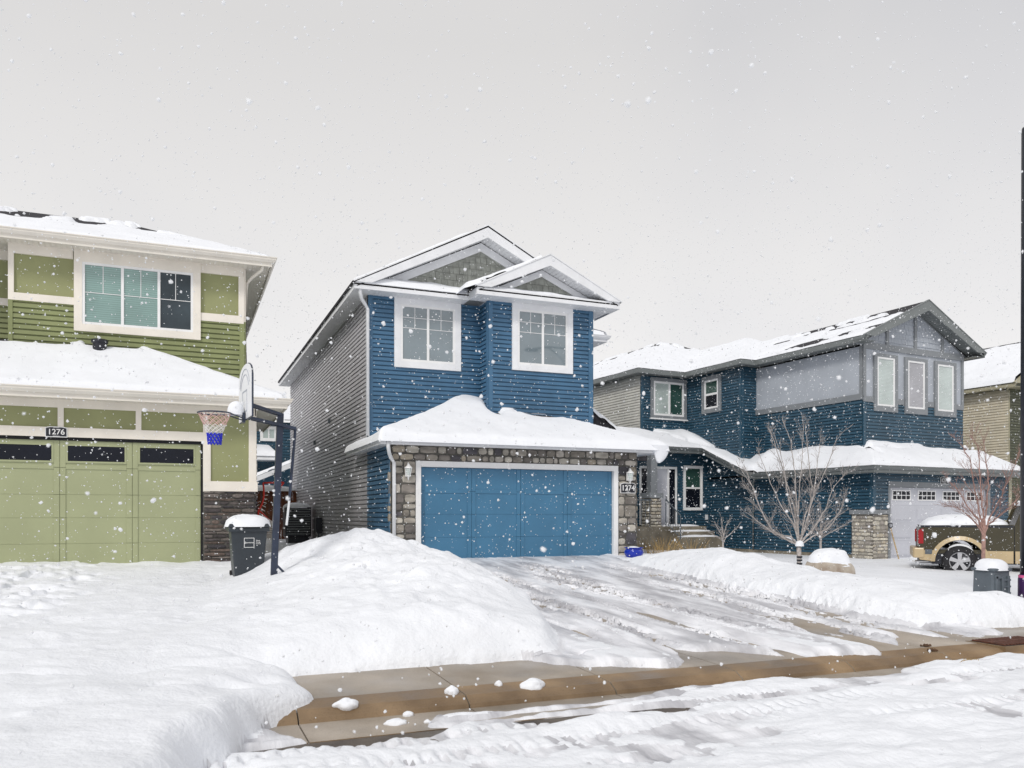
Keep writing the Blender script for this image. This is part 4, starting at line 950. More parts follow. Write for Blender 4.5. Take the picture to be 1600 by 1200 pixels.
T = np.where(QX < 18.3, T*ss(17.9, 18.2, QX+.1*(n2-.5)), T)
T = np.maximum(T, -.03)
s_ = grid_obj('roof_snow', PX, QX, RZ+T, SNOW, TR, keep=foot(pc, qc)); s_.parent = ur
sweep([(18.52, 37, 6.72), (18.52, 25.97, 6.72), (20.79, 25.97, 6.72), (20.79, 22.8, 6.72), (21.5, 22.8, 6.72), (21.5, 17.9, 6.72)], GUT, side=-1).build('gutter', GREYG, TR)
sweep([(27.35, 17.9, 6.66), (27.35, 30, 6.66)], GUT, side=1).build('gutter', GREYG, TR)
mb = soffit(21.5, 21.95, 17.95, 22.8, 6.57, 'y'); soffit(20.79, 21.24, 22.8, 26, 6.57, 'y', mb); soffit(18.52, 18.97, 26, 37, 6.57, 'y', mb); soffit(18.97, 21.24, 25.98, 26.42, 6.57, 'x', mb); soffit(21.2, 21.95, 22.82, 23.25, 6.57, 'x', mb); mb.build('soffit', GREYG, TR); soffit(26.91, 27.35, 17.95, 30, 6.52, 'y').build('soffit', GREYG, TR)
gable(TR, front(18.43), 21.40, 6.72, 27.42, 6.66, 24.42, 8.13, .5, th=.30, wd=.05, m=GREYG)
gwall(TR, front(18.43), 21.7, 27.1, 6.55, 24.42, 7.86, SHAKE if False else GREYP, .02, GREYT)
mb = MB()
for a, zt_ in ((23.05, 7.12), (24.42, 7.76), (25.8, 7.10)): mb.wbox(front(18.43), a-.06, a+.06, 6.62, zt_, 0, .06)
mb.build_each('trim_board', GREYT, TR)
# lower roofs
def lheight(p, q):
    Gm = np.where(p > 20.90, np.minimum.reduce([2.52+.66*(q-17.15), 2.52+.66*(p-20.92), 3.75+0*p, 2.52+.66*(28.55-p)]), -9)
    Pm = np.where(q > 22.0, 3.0+.42*(q-23.25), -9)
    return np.maximum(Gm, Pm)
pa = np.round(np.arange(16.6, 28.56, .05), 3); qa_ = np.round(np.arange(17.15, 26.5, .05), 3)
PX, QX = np.meshgrid(pa, qa_); pc = (PX[:-1, :-1]+PX[1:, 1:])/2; qc = (QX[:-1, :-1]+QX[1:, 1:])/2
def lfoot(p, q): return (((p > 20.90)&(q < 23.3))|((p > 20.5)&(q > 22.25)&(q < 26.45)&(p < 21.95))|((p <= 20.55)&(q > 24.6)))&~((p > 22.0)&(q > 18.5))
RZ = lheight(PX, QX); RZ = np.where(RZ < 0, 2.52, RZ)
lr = grid_obj('lower_roof', PX, QX, RZ, ASPH, TR, keep=lfoot(pc, qc))
d1 = np.minimum(PX-20.90, QX-17.15); d2 = np.minimum(PX-20.5, QX-22.25); d3 = np.minimum(PX-16.6, QX-24.6)
e = np.clip(np.maximum.reduce([np.minimum(d1, 28.55-PX), d2, d3])/.18+.05, 0, 1)
nn = fbm(PX*.8, QX*.8, 101, 3)-.5; n2 = fbm(PX*2.5, QX*2.5, 102, 3)
T = (.13+.12*nn+.02*(n2-.5))
T = T+.22*np.exp(-(((PX-21.6)/.5)**2+((QX-22.3)/.35)**2))+.14*np.exp(-(((PX-20.9)/.35)**2+((QX-25.7)/.8)**2))+.10*np.exp(-((QX-20.6)/.8)**2)*ss(21, 21.6, PX)
T = T*np.sqrt(e*(2-e))
hip = np.exp(-((PX-28.55+(QX-17.15))/.16)**2)*ss(17.5, 17.9, QX)
T = T-.5*hip*ss(.35, .5, n2)-.35*np.exp(-((QX-18.35)/.10)**2)*ss(24.5, 25.3, PX)-.4*np.exp(-(((PX-21.9)/.12)**2+((QX-18.1)/.25)**2))-.30*np.exp(-(((PX-22.7-(18.2-QX)*1.5)/.5)**2+((QX-18.15)/.07)**2))-.3*np.exp(-(((PX-21.6)/.12)**2+((QX-20.6)/.1)**2))
T = np.maximum(T, -.03)
s_ = grid_obj('roof_snow', PX, QX, RZ+T, SNOW, TR, keep=lfoot(pc, qc)); s_.parent = lr
sweep([(16.6, 24.6, 3.57), (20.5, 24.6, 3.57), (20.5, 22.3, 2.6), (20.9, 22.2, 2.52), (20.9, 17.15, 2.52), (28.55, 17.15, 2.52), (28.55, 22, 2.52)], GUT, side=1).build('gutter', GREYG, TR)
sweep([(16.6, 24.6, 3.57), (20.5, 24.6, 3.57), (20.5, 22.3, 2.6), (20.9, 22.2, 2.52), (20.9, 17.15, 2.52), (28.55, 17.15, 2.52)], [(-.0, -.2), (.0, -.02), (-.03, -.02), (-.03, -.2)], side=1).build('fascia', GREYG, TR)
mb = soffit(20.93, P0, 17.17, 22.4, 2.38, 'y'); soffit(P0, 28.25, 17.17, Q0, 2.38, 'x', mb); soffit(16.65, 20.48, 24.62, 25.2, 3.42, 'x', mb); mb.build('soffit', GREYG, TR)
# porch column, steps, rail
mb = MB(); mb.box(17.98, 18.26, 24.4, 24.68, 1.85, 3.42); mb.box(17.80, 18.42, 24.24, 24.84, 1.66, 1.85); mb.build('porch_column', GREYT, TR, bevel=.008)
mb = stones(front(24.3), 17.86, 18.36, .4, 1.66, LIGHT, 'block'); stones(left(17.86), 24.3, 24.8, .4, 1.66, LIGHT, 'block', mb=mb); mb.build('column_stone', STONE, TR)
mb = MB(); mb.box(17.87, 18.35, 24.31, 24.8, .3, 1.66); mb.build('mortar', MORT2, TR)
mb = MB(); mb.box(16.4, 20.3, 24.1, 25.2, -.4, .62); mb.box(18.5, 20.4, 23.75, 24.1, -.4, .43); mb.box(18.5, 20.45, 23.4, 23.75, -.4, .24); mb.build('porch_steps', FOUND, TR, bevel=.01)
for (x0_, x1_, y0_, y1_, z_) in ((18.5, 20.28, 24.12, 25.1, .62), (18.5, 20.38, 23.77, 24.08, .43), (18.5, 20.43, 23.42, 23.73, .24)):
    cap_snow('step_snow', x0_, x1_, y0_, y1_, z_, .07, TR, seed=int(x0_*10+z_*100))
mb = MB()
mb.tube([(18.45, 24.15, 1.62), (18.45, 23.3, 1.02)], .025, 6); mb.tube([(18.45, 24.15, .62), (18.45, 24.15, 1.62)], .022, 6); mb.tube([(18.45, 23.3, .1), (18.45, 23.3, 1.02)], .022, 6); mb.tube([(18.45, 24.1, .75), (18.45, 23.3, .22)], .015, 6)
for k in range(1, 6): y_ = 24.15-.85*k/6; mb.tube([(18.45, y_, .62-.5*k/6+.1), (18.45, y_, 1.62-.6*k/6)], .010, 5)
mb.build('stair_rail', PLAST, TR)
mb = MB(); mb.tube([(16.5, 24.2, 1.58), (17.86, 24.2, 1.58)], .025, 6)
for k in range(8): mb.tube([(16.5+k*.18, 24.2, .62), (16.5+k*.18, 24.2, 1.58)], .010, 5)
mb.build('porch_rail', PLAST, TR)
downspout(TR, [(20.98, 22.3, 2.4), (21.2, 22.6, 2.2), (21.3, 22.7, 2.05), (21.3, 22.7, -.2)], GREYG, .035)
number_plate('1272', front(Q0), 24.72, 2.17, .05, .40, 'black house number sign reading 1272 over grey garage door', rot=TH, ht=.25)
# ================================================================== FAR HOUSES
FR = thing('tan_house', (31.8, 19.6, -.3), 'tan sided house with snowy roof at the far right behind the lamp post', 'house', rot=TH)
siding(left(32.25), 20.1, 36, -.3, 6.05).build('side_siding', TAN, FR)
siding(front(20.1), 32.25, 38.95, -.3, 6.05).build('wall', OLIVED, FR)
mb = MB(); mb.box(32.28, 38.95, 20.13, 36, -.4, 6.0); mb.build('inner_wall', DARKG, FR)
mb = MB(); mb.wbox(left(32.25), 20.07, 20.2, -.3, 6.0, 0, .03); mb.build('corner_trim', OLIVE, FR)
q = [(31.8, 36, 6.22), (31.8, 19.6, 6.22), (35.6, 19.6, 8.55), (35.6, 36, 8.55)]
mb = MB(); roof_quad(FR, q, mb); roof_quad(FR, [(39.4, 19.6, 6.22), (39.4, 36, 6.22), (35.6, 36, 8.55), (35.6, 19.6, 8.55)], mb); r_ = mb.build('roof', ASPH, FR)
sub(snow_quad(FR, q, .16, (1, 0, 0, 0), (.86, 1.6), seed=61, step=.1), r_)
sweep([(31.8, 36, 6.22), (31.8, 19.6, 6.22)], GUT, side=-1).build('gutter', OLIVE, FR)
mb = soffit(31.8, 32.25, 19.6, 36, 6.08, 'y'); soffit(32.25, 38.95, 19.6, 20.1, 6.08, 'x', mb); mb.build('soffit', OLIVE, FR)
gable(FR, front(20.1), 31.75, 6.22, 39.45, 6.22, 35.6, 8.56, .5, th=.28, wd=.05, m=OLIVE); gwall(FR, front(20.1), 32.0, 39.2, 6.0, 35.6, 8.3, OLIVED, .05, OLIVE)
q = [(39.4, 19.6, 6.22), (39.4, 36, 6.22), (35.6, 36, 8.55), (35.6, 19.6, 8.55)]; sub(snow_quad(FR, q, .16, (1, 0, 0, 0), (.86, 1.6), seed=62, step=.12), r_)
BH = thing('distant_house', (3, 46, 0), 'distant dark blue house seen through the gap between green and blue houses', 'house')
mb = siding(front(46), -2, 9, -.3, 6.1, pitch=.16); mb.build('wall', TEAL, BH)
mb = MB(); mb.box(-2, 9, 46.05, 56, -.3, 6.1); mb.build('inner_wall', DARKG, BH)
q = [(-2.4, 45.5, 6.2), (9.4, 45.5, 6.2), (6, 50, 7.6), (1, 50, 7.6)]
mb = MB(); roof_quad(BH, q, mb); r_ = mb.build('roof', ASPH, BH); sub(snow_quad(BH, q, .2, (1, 0, 0, 0), seed=71, step=.2), r_)
window(BH, front(46), 4.05, 4.95, 5.05, 5.85, divs=(.5,), trim=.1, tm=WHITEB, glass_m=(GL_TL,), sash=.06)
window(BH, front(46), 3.1, 3.9, 3.0, 3.9, divs=(.5,), trim=.1, tm=WHITEB, glass_m=(GL_TL,), sash=.06)
q = [(2.0, 44.6, 4.15), (4.85, 44.6, 4.15), (4.6, 46, 4.6), (2.0, 46, 4.6)]
mb = MB(); roof_quad(BH, q, mb); mb.box(2.0, 4.8, 44.62, 46, 3.95, 4.1); r_ = mb.build('lower_roof', WHITE, BH); sub(snow_quad(BH, q, .3, (1, 1, 0, 0), seed=72, step=.1), r_)
mb = MB(); mb.wprism(front(43.2), [(2.5, 2.25), (2.5, 2.5), (6.2, 4.1), (6.2, 3.85)], 0, .1); mb.wprism(front(45.0), [(2.5, 1.5), (2.5, 2.4), (6.4, 4.1), (6.4, 1.5)], 0, .1); sh = mb.build_each('porch_gable', WHITE, BH); sh[1].data.materials[0] = TEAL
sub(snow_quad(BH, [(2.5, 43.1, 2.52), (2.5, 45.0, 2.52), (6.2, 45, 4.12), (6.2, 43.1, 4.12)], .18, (1, 1, 0, 1), seed=73, step=.1), sh[0])
F = thing('board_fence', (3, 33, 0), 'brown board fence topped with snow across the gap between the houses', 'fence')
mb = MB(); x = 1.3
while x < 4.3: mb.box(x, x+.14, 33, 33.03, -.2, 1.95); x += .15
mb.build('boards', FENCEM, F); mb = MB(); mb.box(1.3, 4.3, 32.94, 33.0, 1.5, 1.6); mb.box(1.3, 4.3, 32.9, 33.1, 1.95, 2.0); mb.build('rail', FENCEM, F)
cap_snow('snow_cap', 1.2, 4.35, 32.85, 33.15, 2.0, .2, F)

# ================================================================== SMALL THINGS
def gnd(x, y): return float(snow_z(np.array([[x]]), np.array([[y]]))[0, 0])
def rp(p, q): return (p*cos(TH)-q*sin(TH), p*sin(TH)+q*cos(TH))
# air conditioner
A = thing('air_conditioner', (3.75, 28.6, .2), 'outdoor air conditioner capped with snow against the blue house side wall', 'appliance')
mb = MB(); mb.box(3.3, 4.15, 28.2, 29.0, .3, 1.3)
mb.build('casing', BLACK, A, bevel=.02)
mb = MB()
for k in range(11): mb.box(3.34, 4.11, 28.17, 28.2, .38+k*.083, .42+k*.083)
mb.build('grille', GREYG, A); cap_snow('snow_cap', 3.26, 4.2, 28.15, 29.05, 1.3, .16, A)
mb = MB(); mb.box(3.4, 4.1, 28.3, 28.9, -.1, .3); mb.build('stand', BLACK, A)
A = thing('utility_meter', (4.2, 26.9, .6), 'dark utility meter box low on the side wall beside the air conditioner', 'meter')
mb = MB(); mb.box(4.08, 4.31, 26.7, 27.1, .45, .95); mb.build('case', BLACK, A, bevel=.02); mb = MB(); mb.tube([(4.2, 26.9, .45), (4.2, 26.9, 0)], .03, 8); mb.build('pipe', PLAST, A)
# hockey goal leaning in the gap
H_ = thing('hockey_goal', (1.95, 19.6, 0), 'red framed street hockey goal with white netting behind the wheeled bin', 'goal')
def arc(p0, p1, bul, n=8):
    p0, p1 = Vector(p0), Vector(p1); m = Vector(bul); return [tuple(p0*(1-t)**2+m*2*t*(1-t)+p1*t*t) for t in [i/n for i in range(n+1)]]
ga = arc((1.68, 19.5, 1.15), (1.80, 19.7, 1.78), (1.86, 19.6, 1.35)); gb = arc((2.10, 19.6, .75), (2.28, 19.8, 1.80), (2.0, 19.7, 1.5))
mb = MB(); mb.tube(ga, .022, 7); mb.tube(gb, .022, 7); mb.tube([(1.68, 19.5, 1.15), (1.66, 19.4, -.1)], .022, 7); mb.tube([(2.10, 19.6, .75), (2.12, 19.5, -.1)], .022, 7); mb.tube([(1.68, 19.5, 1.15), (2.1, 19.6, .75)], .02, 7); mb.tube([ga[-1], gb[-1]], .02, 7)
mb.build('frame', REDP, H_, smooth=True)
mb = MB()
for i in range(17):
    t = i/16; a = Vector((1.68+.44*t, 19.52, -.1)); b = Vector((1.70+.38*t, 19.55, 1.18-.42*t)); mb.tube([a, b], .007, 4)
for i in range(24):
    z_ = -.05+i*.05; mb.tube([(1.67, 19.51, z_), (2.11, 19.53, min(z_, .8))], .007, 4)
for i in range(9):
    t = i/8; k = min(8, i); mb.tube([ga[k], tuple(Vector(gb[k])*.3+Vector(ga[k])*.7)], .009, 4)
mb.build('netting', NETW, H_)
# wheeled bin
bx0, by0 = 1.06, 14.3; bz = -.10
K = thing('wheeled_bin', (bx0, by0, bz), 'dark grey wheeled bin with a thick cap of snow beside the green garage', 'bin')
mb = MB(); mb.hexa([(bx0-.21, by0-.24, bz), (bx0+.21, by0-.24, bz), (bx0+.23, by0+.28, bz), (bx0-.23, by0+.28, bz), (bx0-.29, by0-.34, bz+.92), (bx0+.29, by0-.34, bz+.92), (bx0+.29, by0+.34, bz+.92), (bx0-.29, by0+.34, bz+.92)])
mb.build('body', BIN, K, bevel=.03)
mb = MB(); mb.box(bx0-.32, bx0+.32, by0-.37, by0+.36, bz+.86, bz+.93); mb.build('rim', BIN, K, bevel=.015)
mb = MB(); mb.hexa([(bx0-.33, by0-.38, bz+.93), (bx0+.33, by0-.38, bz+.93), (bx0+.33, by0+.38, bz+.93), (bx0-.33, by0+.38, bz+.93), (bx0-.3, by0-.33, bz+.99), (bx0+.3, by0-.33, bz+.99), (bx0+.3, by0+.34, bz+1.02), (bx0-.3, by0+.34, bz+1.02)]); mb.build('lid', BIN, K, bevel=.012)
mb = MB(); mb.tube([(bx0+.30, by0+.38, bz+.93), (bx0+.33, by0+.46, bz+.9), (bx0-.33, by0+.46, bz+.9), (bx0-.30, by0+.38, bz+.93)], .018, 8); mb.build('handle', BIN, K)
for sx in (-1, 1):
    mb = MB(); mb.lathe((bx0+sx*.24, by0+.27, bz+.08), [(0, -.03), (.12, -.03), (.12, .03), (0, .03)], 16, Matrix.Rotation(pi/2, 3, 'Y')); mb.build('wheel', RUBB, K)
cap_snow('snow_cap', bx0-.37, bx0+.37, by0-.42, by0+.40, bz+.97, .17, K, seed=4)
def bf(a, z): t = (z-bz)/.92; return (bx0+a, by0-.24-.10*t-.006, z)
def strip(mb, a0, z0, a1, z1, t):
    mb.mark(); p = [bf(a0, z0), bf(a1, z0), bf(a1, z1), bf(a0, z1)]; q_ = [(x, y-.004, z) for x, y, z in p]; mb.hexa([p[0], p[1], q_[1], q_[0], p[3], p[2], q_[2], q_[3]])
mb = MB(); t = .008; la, lb, za, zb = -.08, .08, .50, .66
for a in ((la, za, lb, za+t), (la, zb-t, lb, zb), (la, za+t, la+t, zb-t), (lb-t, za+t, lb, zb-t)): strip(mb, *a, 0)
mb.marks = [(0, 0)]; mb.build_each('logo_square', WHITEB, K)
text_part('lettering', '@cmontec', .034, Wall((0, by0-.34), (1, 0), (0, -1)), bx0, .582, -.018, WHITEB, K, .002)
for i, tx in enumerate(('Waste', 'Manage', 'Services')): text_part('lettering', tx, .024, Wall((0, by0-.34), (1, 0), (0, -1)), bx0+.105, .615-i*.026, -.014, WHITEB, K, .002, align='LEFT')
# basketball hoop
HB = thing('basketball_hoop', (1.29, 12.56, 0), 'portable basketball hoop with black pole and snow dusted backboard between driveways', 'basketball hoop')
pb, pt = Vector((1.29, 12.56, -.2)), Vector((1.40, 12.6, 2.55))
def sq(mb, a, b, r): mb.tube([a, b], r*1.414, 4)
mb = MB(); sq(mb, pb, pt, .047); mb.build('pole', NAVYM, HB)
mb = MB(); sq(mb, pb+(pt-pb)*.66, pb+(pt-pb)*.665+Vector((0, 0, .03)), .055); mb.build('pole_collar', NAVYM, HB)
e_ = Vector((-.085, .996, 0)); nrm_ = Vector((-.996, -.085, 0)); bc = Vector((.90, 12.52, 2.83))
for k, (z0_, z1_, x1_) in enumerate(((2.66, 2.53, 1.41), (2.46, 2.33, 1.62))):
    for s_ in (-.07, .07):
        mb = MB(); a = bc+e_*s_-nrm_*.03; a.z = z0_; b = Vector((x1_, 12.6+s_, z1_)); sq(mb, a, b, .019); mb.build('arm', NAVYM, HB)
mb = MB(); mb.tube([(1.62, 12.6, 2.33), (1.53, 12.6, 1.25)], .022, 8); mb.build('adjuster_rod', NAVYM, HB)
mb = MB(); mb.tube([(1.53, 12.6, 1.25), (1.49, 12.6, .88)], .018, 8); mb.build('rod_grip', WHITE, HB)
mb = MB(); sq(mb, (1.31, 12.54, .32), (1.56, 12.50, .06), .016); mb.build('base_brace', NAVYM, HB)
# board: fan shape outline
prof = [(-.55, -.40), (.55, -.40), (.55, .14)]+[(.55*cos(a), .14+.26*sin(a)**.7) for a in np.linspace(.12, pi-.12, 12)]+[(-.55, .14)]
Wb = Wall((bc.x, bc.y), (e_.x, e_.y), (nrm_.x, nrm_.y))
mb = MB(); mb.wprism(Wb, [(a, bc.z+z) for a, z in prof], -.02, .012); mb.build('backboard', WHITE, HB)
mb = MB()
for (a, z), (a2, z2) in zip(prof, prof[1:]+prof[:1]): mb.tube([Wb.p(a, bc.z+z, -.008), Wb.p(a2, bc.z+z2, -.008)], .013, 6)
mb.build('board_edge', NAVYM, HB)
mb = MB()
for (a0, z0, a1, z1) in ((-.2, -.3, .2, -.28), (-.2, .0, .2, .02), (-.2, -.28, -.18, 0), (.18, -.28, .2, 0)): mb.wbox(Wb, a0, a1, bc.z+z0, bc.z+z1, .012, .016)
for (r, zz_) in ((.44, .0), (.36, -.02)):
    for a_, b_ in zip(np.linspace(.3, pi-.3, 12), np.linspace(.3, pi-.3, 12)[1:]): mb.tube([Wb.p(r*cos(a_), bc.z+zz_+.75*r*sin(a_), .014), Wb.p(r*cos(b_), bc.z+zz_+.75*r*sin(b_), .014)], .006, 4)
mb.build('board_marking', GREYP, HB)
rc = bc+nrm_*.43; rc.z = 2.50; R_ = .23
mb = MB(); ring = [(rc.x+R_*cos(t), rc.y+R_*sin(t), rc.z) for t in np.linspace(0, 2*pi, 29)]; mb.tube(ring, .011, 7)
for s_ in (-.1, .1): mb.tube([bc+e_*s_+Vector((0, 0, 2.42-bc.z)), rc+e_*s_*1.3-nrm_*.18+Vector((0, 0, 0))], .009, 6)
a = bc+nrm_*.02; mb.box(a.x-.03, a.x+.01, a.y-.09, a.y+.09, 2.38, 2.52)
mb.build('rim', NAVYM, HB, smooth=False)
def net(z0, z1, r0, r1, m, nm, w_=.006):
    mb = MB(); n = 12; rows = 4
    for k in range(n):
        for dr in (1, -1):
            pts_ = []
            for i in range(rows+1):
                t = i/rows; r = r0+(r1-r0)*t; an = 2*pi*(k+dr*.5*i)/n; pts_.append((rc.x+r*cos(an), rc.y+r*sin(an), z0+(z1-z0)*t))
            mb.tube(pts_, w_, 4)
    mb.build(nm, m, HB)
net(2.50, 2.33, .225, .15, NETP, 'net_top'); net(2.33, 2.21, .15, .105, NETW, 'net_middle'); net(2.21, 2.05, .105, .09, NETB, 'net_bottom', .009)
cs = bc+nrm_*.13; cap_snow('snow_cap', cs.x-.13, cs.x+.11, cs.y-.12, cs.y+.12, 2.515, .17, HB, p=2)
# glazed pot
x_, y_ = 10.12, 17.05; z_ = gnd(x_, y_)-.03
Pt = thing('flower_pot', (x_, y_, z_), 'cobalt blue glazed pot holding snow at the stone corner of the garage', 'pot')
mb = MB(); mb.lathe((x_, y_, z_), [(0, 0), (.14, 0), (.15, .015), (.21, .07), (.235, .14), (.215, .2), (.19, .225), (.20, .24), (.235, .255), (.235, .265), (.19, .262), (.17, .22), (0, .2)], 28); mb.build('bowl', CERAM, Pt, smooth=True)
cap_snow('snow_fill', x_-.185, x_+.185, y_-.185, y_+.185, z_+.20, .10, Pt, p=2)
# boulder and two stones
def boulder(loc, s, lab, nm='boulder', seed=1, cap=.5, grp=None):
    x, y, z = loc; r = thing(nm, loc, lab, 'rock', grp)
    n = 26; th_, ph_ = np.meshgrid(np.linspace(0, 2*pi, n*2+1), np.linspace(0, pi, n))
    rr = 1+.35*(fbm(np.cos(th_)*1.2*np.sin(ph_)+5, np.sin(th_)*1.2*np.sin(ph_)+np.cos(ph_)*1.3, seed, 3)-.5)
    rr[:, -1] = rr[:, 0]
    sx, sy, sz = s; sg = lambda v: np.sign(v)*np.abs(v)**.8
    X = x+sx*rr*sg(np.sin(ph_)*np.cos(th_)); Y = y+sy*rr*sg(np.sin(ph_)*np.sin(th_)); Z = z+sz*rr*sg(np.cos(ph_))
    grid_obj('rock_body', X, Y, Z, ROCK, r)
    up = ss(cap-.25, cap+.15, np.cos(ph_)+.25*(fbm(X*3, Y*3, seed+3, 3)-.5))
    X2, Y2, Z2 = x+(X-x)*(1.0+.05*up), y+(Y-y)*(1+.05*up), Z+(.13*sz/.4*up-.03)
    grid_obj('snow_cap', X2, Y2, Z2, SNOW, r, keep=(up[:-1, :-1] > .02))
    return r
bz_ = gnd(12.6, 13.4)
br = boulder((12.62, 13.3, -.14), (.50, .36, .36), 'large tan boulder capped with snow beside the bare tree', seed=5, cap=.60)
mb = MB(); W = front(13.0)
for (a, z, w_, h_) in ((12.62, -.13, .03, .07), (12.66, -.16, .03, .05), (12.60, -.19, .06, .03)): mb.wbox(W, a-w_, a+w_, z-h_, z+h_, -.06, .02)
x, y = rp(21.6, 16.2); z0_ = gnd(x, y); boulder((x, y, z0_+.02), (.22, .18, .13), 'small snow capped rock, left of two near the stone corner', 'small_rock', 8, .1, 'small rocks by the grey driveway')
x, y = rp(22.0, 15.5); z0_ = gnd(x, y); boulder((x, y, z0_+.03), (.18, .15, .15), 'small tan rock right of its twin near grey garage door', 'small_rock', 11, .35, 'small rocks by the grey driveway')
# shovel at the stone corner
x1, y1 = rp(22.02, 17.45); x2, y2 = rp(22.12, 17.2)
Sv = thing('snow_shovel', (x2, y2, -.4), 'wooden handled shovel leaning on the stone corner by grey door', 'shovel')
mb = MB(); mb.tube([(x2, y2, -.45), (x1, y1, .62)], .02, 8); mb.build('shaft', WOOD, Sv)
mb = MB(); dx = Vector((1, 0, 0)); c_ = Vector((x1, y1, .62)); mb.tube([c_, c_+Vector((-.07, 0, .05)), c_+Vector((-.08, 0, .15)), c_+Vector((.06, 0, .15)), c_+Vector((.07, 0, .05)), c_], .018, 7); mb.build('grip', BLACK, Sv)
mb = MB(); mb.box(x2-.14, x2+.14, y2-.02, y2+.01, -.8, -.42); mb.build('blade', PLAST, Sv)

# ------------------------------------------------------------------ trees
def branch(mb, p, d, ln, r, depth, rnd, spread=.55, up=.12):
    n = max(3, int(ln/.10)); pts = [Vector(p)]; dd = Vector(d).normalized(); rs_ = [r]
    for i in range(n):
        dd = (dd+Vector((rnd.uniform(-1, 1), rnd.uniform(-1, 1), rnd.uniform(-1, 1)))*.07+Vector((0, 0, up*.25))).normalized()
        pts.append(pts[-1]+dd*(ln/n)); rs_.append(max(.0022, r*(1-.72*(i+1)/n)))
    mb.tube(pts, rs_, 5 if r > .008 else 3, cap=False)
    if depth > 0:
        k = rnd.randint(2, 4) if depth > 1 else rnd.randint(2, 3)
        for j in range(k):
            t = rnd.uniform(.25, .95); i = int(t*n); q = pts[i]; ax_ = Vector((rnd.uniform(-1, 1), rnd.uniform(-1, 1), rnd.uniform(-.3, .6))).normalized()
            nd = (dd*1.0+ax_*spread*1.3).normalized(); branch(mb, q, nd, ln*rnd.uniform(.42, .8), max(.0024, rs_[i]*.5), depth-1, rnd, spread, up)
def limb(mb, pts, r0, r1, rnd, nsub, sublen, depth=1):
    P = [Vector(p) for p in pts]; out = []
    for a, b, i in zip(P, P[1:], range(99)):
        for k in range(5): out.append(a.lerp(b, k/5)+Vector((rnd.uniform(-1, 1), rnd.uniform(-1, 1), 0))*.012)
    out.append(P[-1]); n = len(out); rs_ = [r0+(r1-r0)*(i/(n-1))**.8 for i in range(n)]
    mb.tube(out, rs_, 7, cap=False)
    for j in range(nsub):
        t = .15+.85*(j+rnd.random())/nsub; i = min(n-2, int(t*n)); d = (out[i+1]-out[i]).normalized()
        ax_ = Vector((rnd.uniform(-1, 1), rnd.uniform(-1, 1), rnd.uniform(-.2, .5)))
        branch(mb, out[i], (d+ax_*.8).normalized(), sublen*rnd.uniform(.5, 1.1)*(1.15-.5*t), max(.004, rs_[i]*.5), depth, rnd)
def tree(name, base_, trunk_top, r, limbs, m, lab, cat='tree', grp=None, seed=1, nsub=9, sublen=.6, depth=2, r1=.4):
    rnd = random.Random(seed); t = thing(name, tuple(base_), lab, cat, grp)
    mb = MB(); b = Vector(base_)-Vector((0, 0, .15)); mb.tube([b, b.lerp(trunk_top, .33)+Vector((.006, 0, 0)), b.lerp(trunk_top, .66), trunk_top], [r*1.15, r, r*.93, r*.95], 10); mb.build('trunk', m, t, smooth=True)
    mb = MB()
    for L_ in limbs: limb(mb, [trunk_top-Vector((0, 0, .03))]+L_, r*r1*1.3, .005, rnd, nsub, sublen, depth)
    mb.build('crown', m, t, smooth=True); return t
T1 =  [[(12.67, 14.7, 0.48), (12.33, 14.78, 0.7), (12.1, 14.82, 1.1), (11.9, 14.84, 1.6), (11.5, 14.95, 2.24)], [(12.41, 14.88, 0.7), (12.16, 14.99, 1.25), (11.98, 15.07, 1.8), (11.87, 15.13, 2.15)], [(12.93, 14.62, 1.1), (12.85, 14.61, 1.97), (12.75, 14.62, 2.69), (12.54, 14.67, 3.19)], [(13.13, 14.6, 1.03), (13.38, 14.52, 1.61), (13.65, 14.44, 2.19), (13.86, 14.38, 2.85)], [(12.93, 14.68, 1.1), (12.73, 14.8, 1.9), (12.53, 14.91, 2.7), (12.42, 15.0, 3.03)], [(13.17, 14.44, 0.67), (13.38, 14.23, 1.17), (13.47, 14.08, 1.67), (13.68, 13.87, 2.02)], [(12.79, 14.58, 0.81), (12.44, 14.59, 1.24), (12.09, 14.6, 1.88), (11.81, 14.58, 2.44)], [(13.23, 14.62, 0.81), (13.37, 14.65, 1.69), (13.35, 14.75, 2.57), (13.35, 14.84, 3.14)], [(12.76, 14.65, 0.55), (12.39, 14.74, 0.6), (12.01, 14.83, 0.89), (11.71, 14.89, 1.1)], [(13.23, 14.46, 0.55), (13.51, 14.27, 0.74), (13.69, 14.13, 1.1), (13.77, 14.02, 1.53)]]
T2 =  [[(13.44, 10.5, 1.09), (13.45, 10.6, 1.56), (13.46, 10.71, 2.09), (13.36, 10.85, 2.39)], [(13.45, 10.38, 1.03), (13.5, 10.35, 1.55), (13.44, 10.37, 2.07), (13.4, 10.38, 2.38)], [(13.58, 10.41, 0.97), (13.85, 10.37, 1.38), (14.08, 10.35, 1.79), (14.27, 10.34, 2.2)], [(13.33, 10.43, 0.95), (13.13, 10.51, 1.2), (12.97, 10.57, 1.49), (12.78, 10.64, 1.72)], [(13.54, 10.38, 0.88), (13.83, 10.29, 1.09), (14.07, 10.22, 1.32), (14.23, 10.19, 1.55)], [(13.24, 10.4, 0.88), (13.04, 10.41, 1.03), (12.85, 10.41, 1.14), (12.63, 10.42, 1.2)], [(13.44, 10.42, 1.09), (13.42, 10.46, 1.67), (13.4, 10.49, 2.25), (13.34, 10.55, 2.48)]]
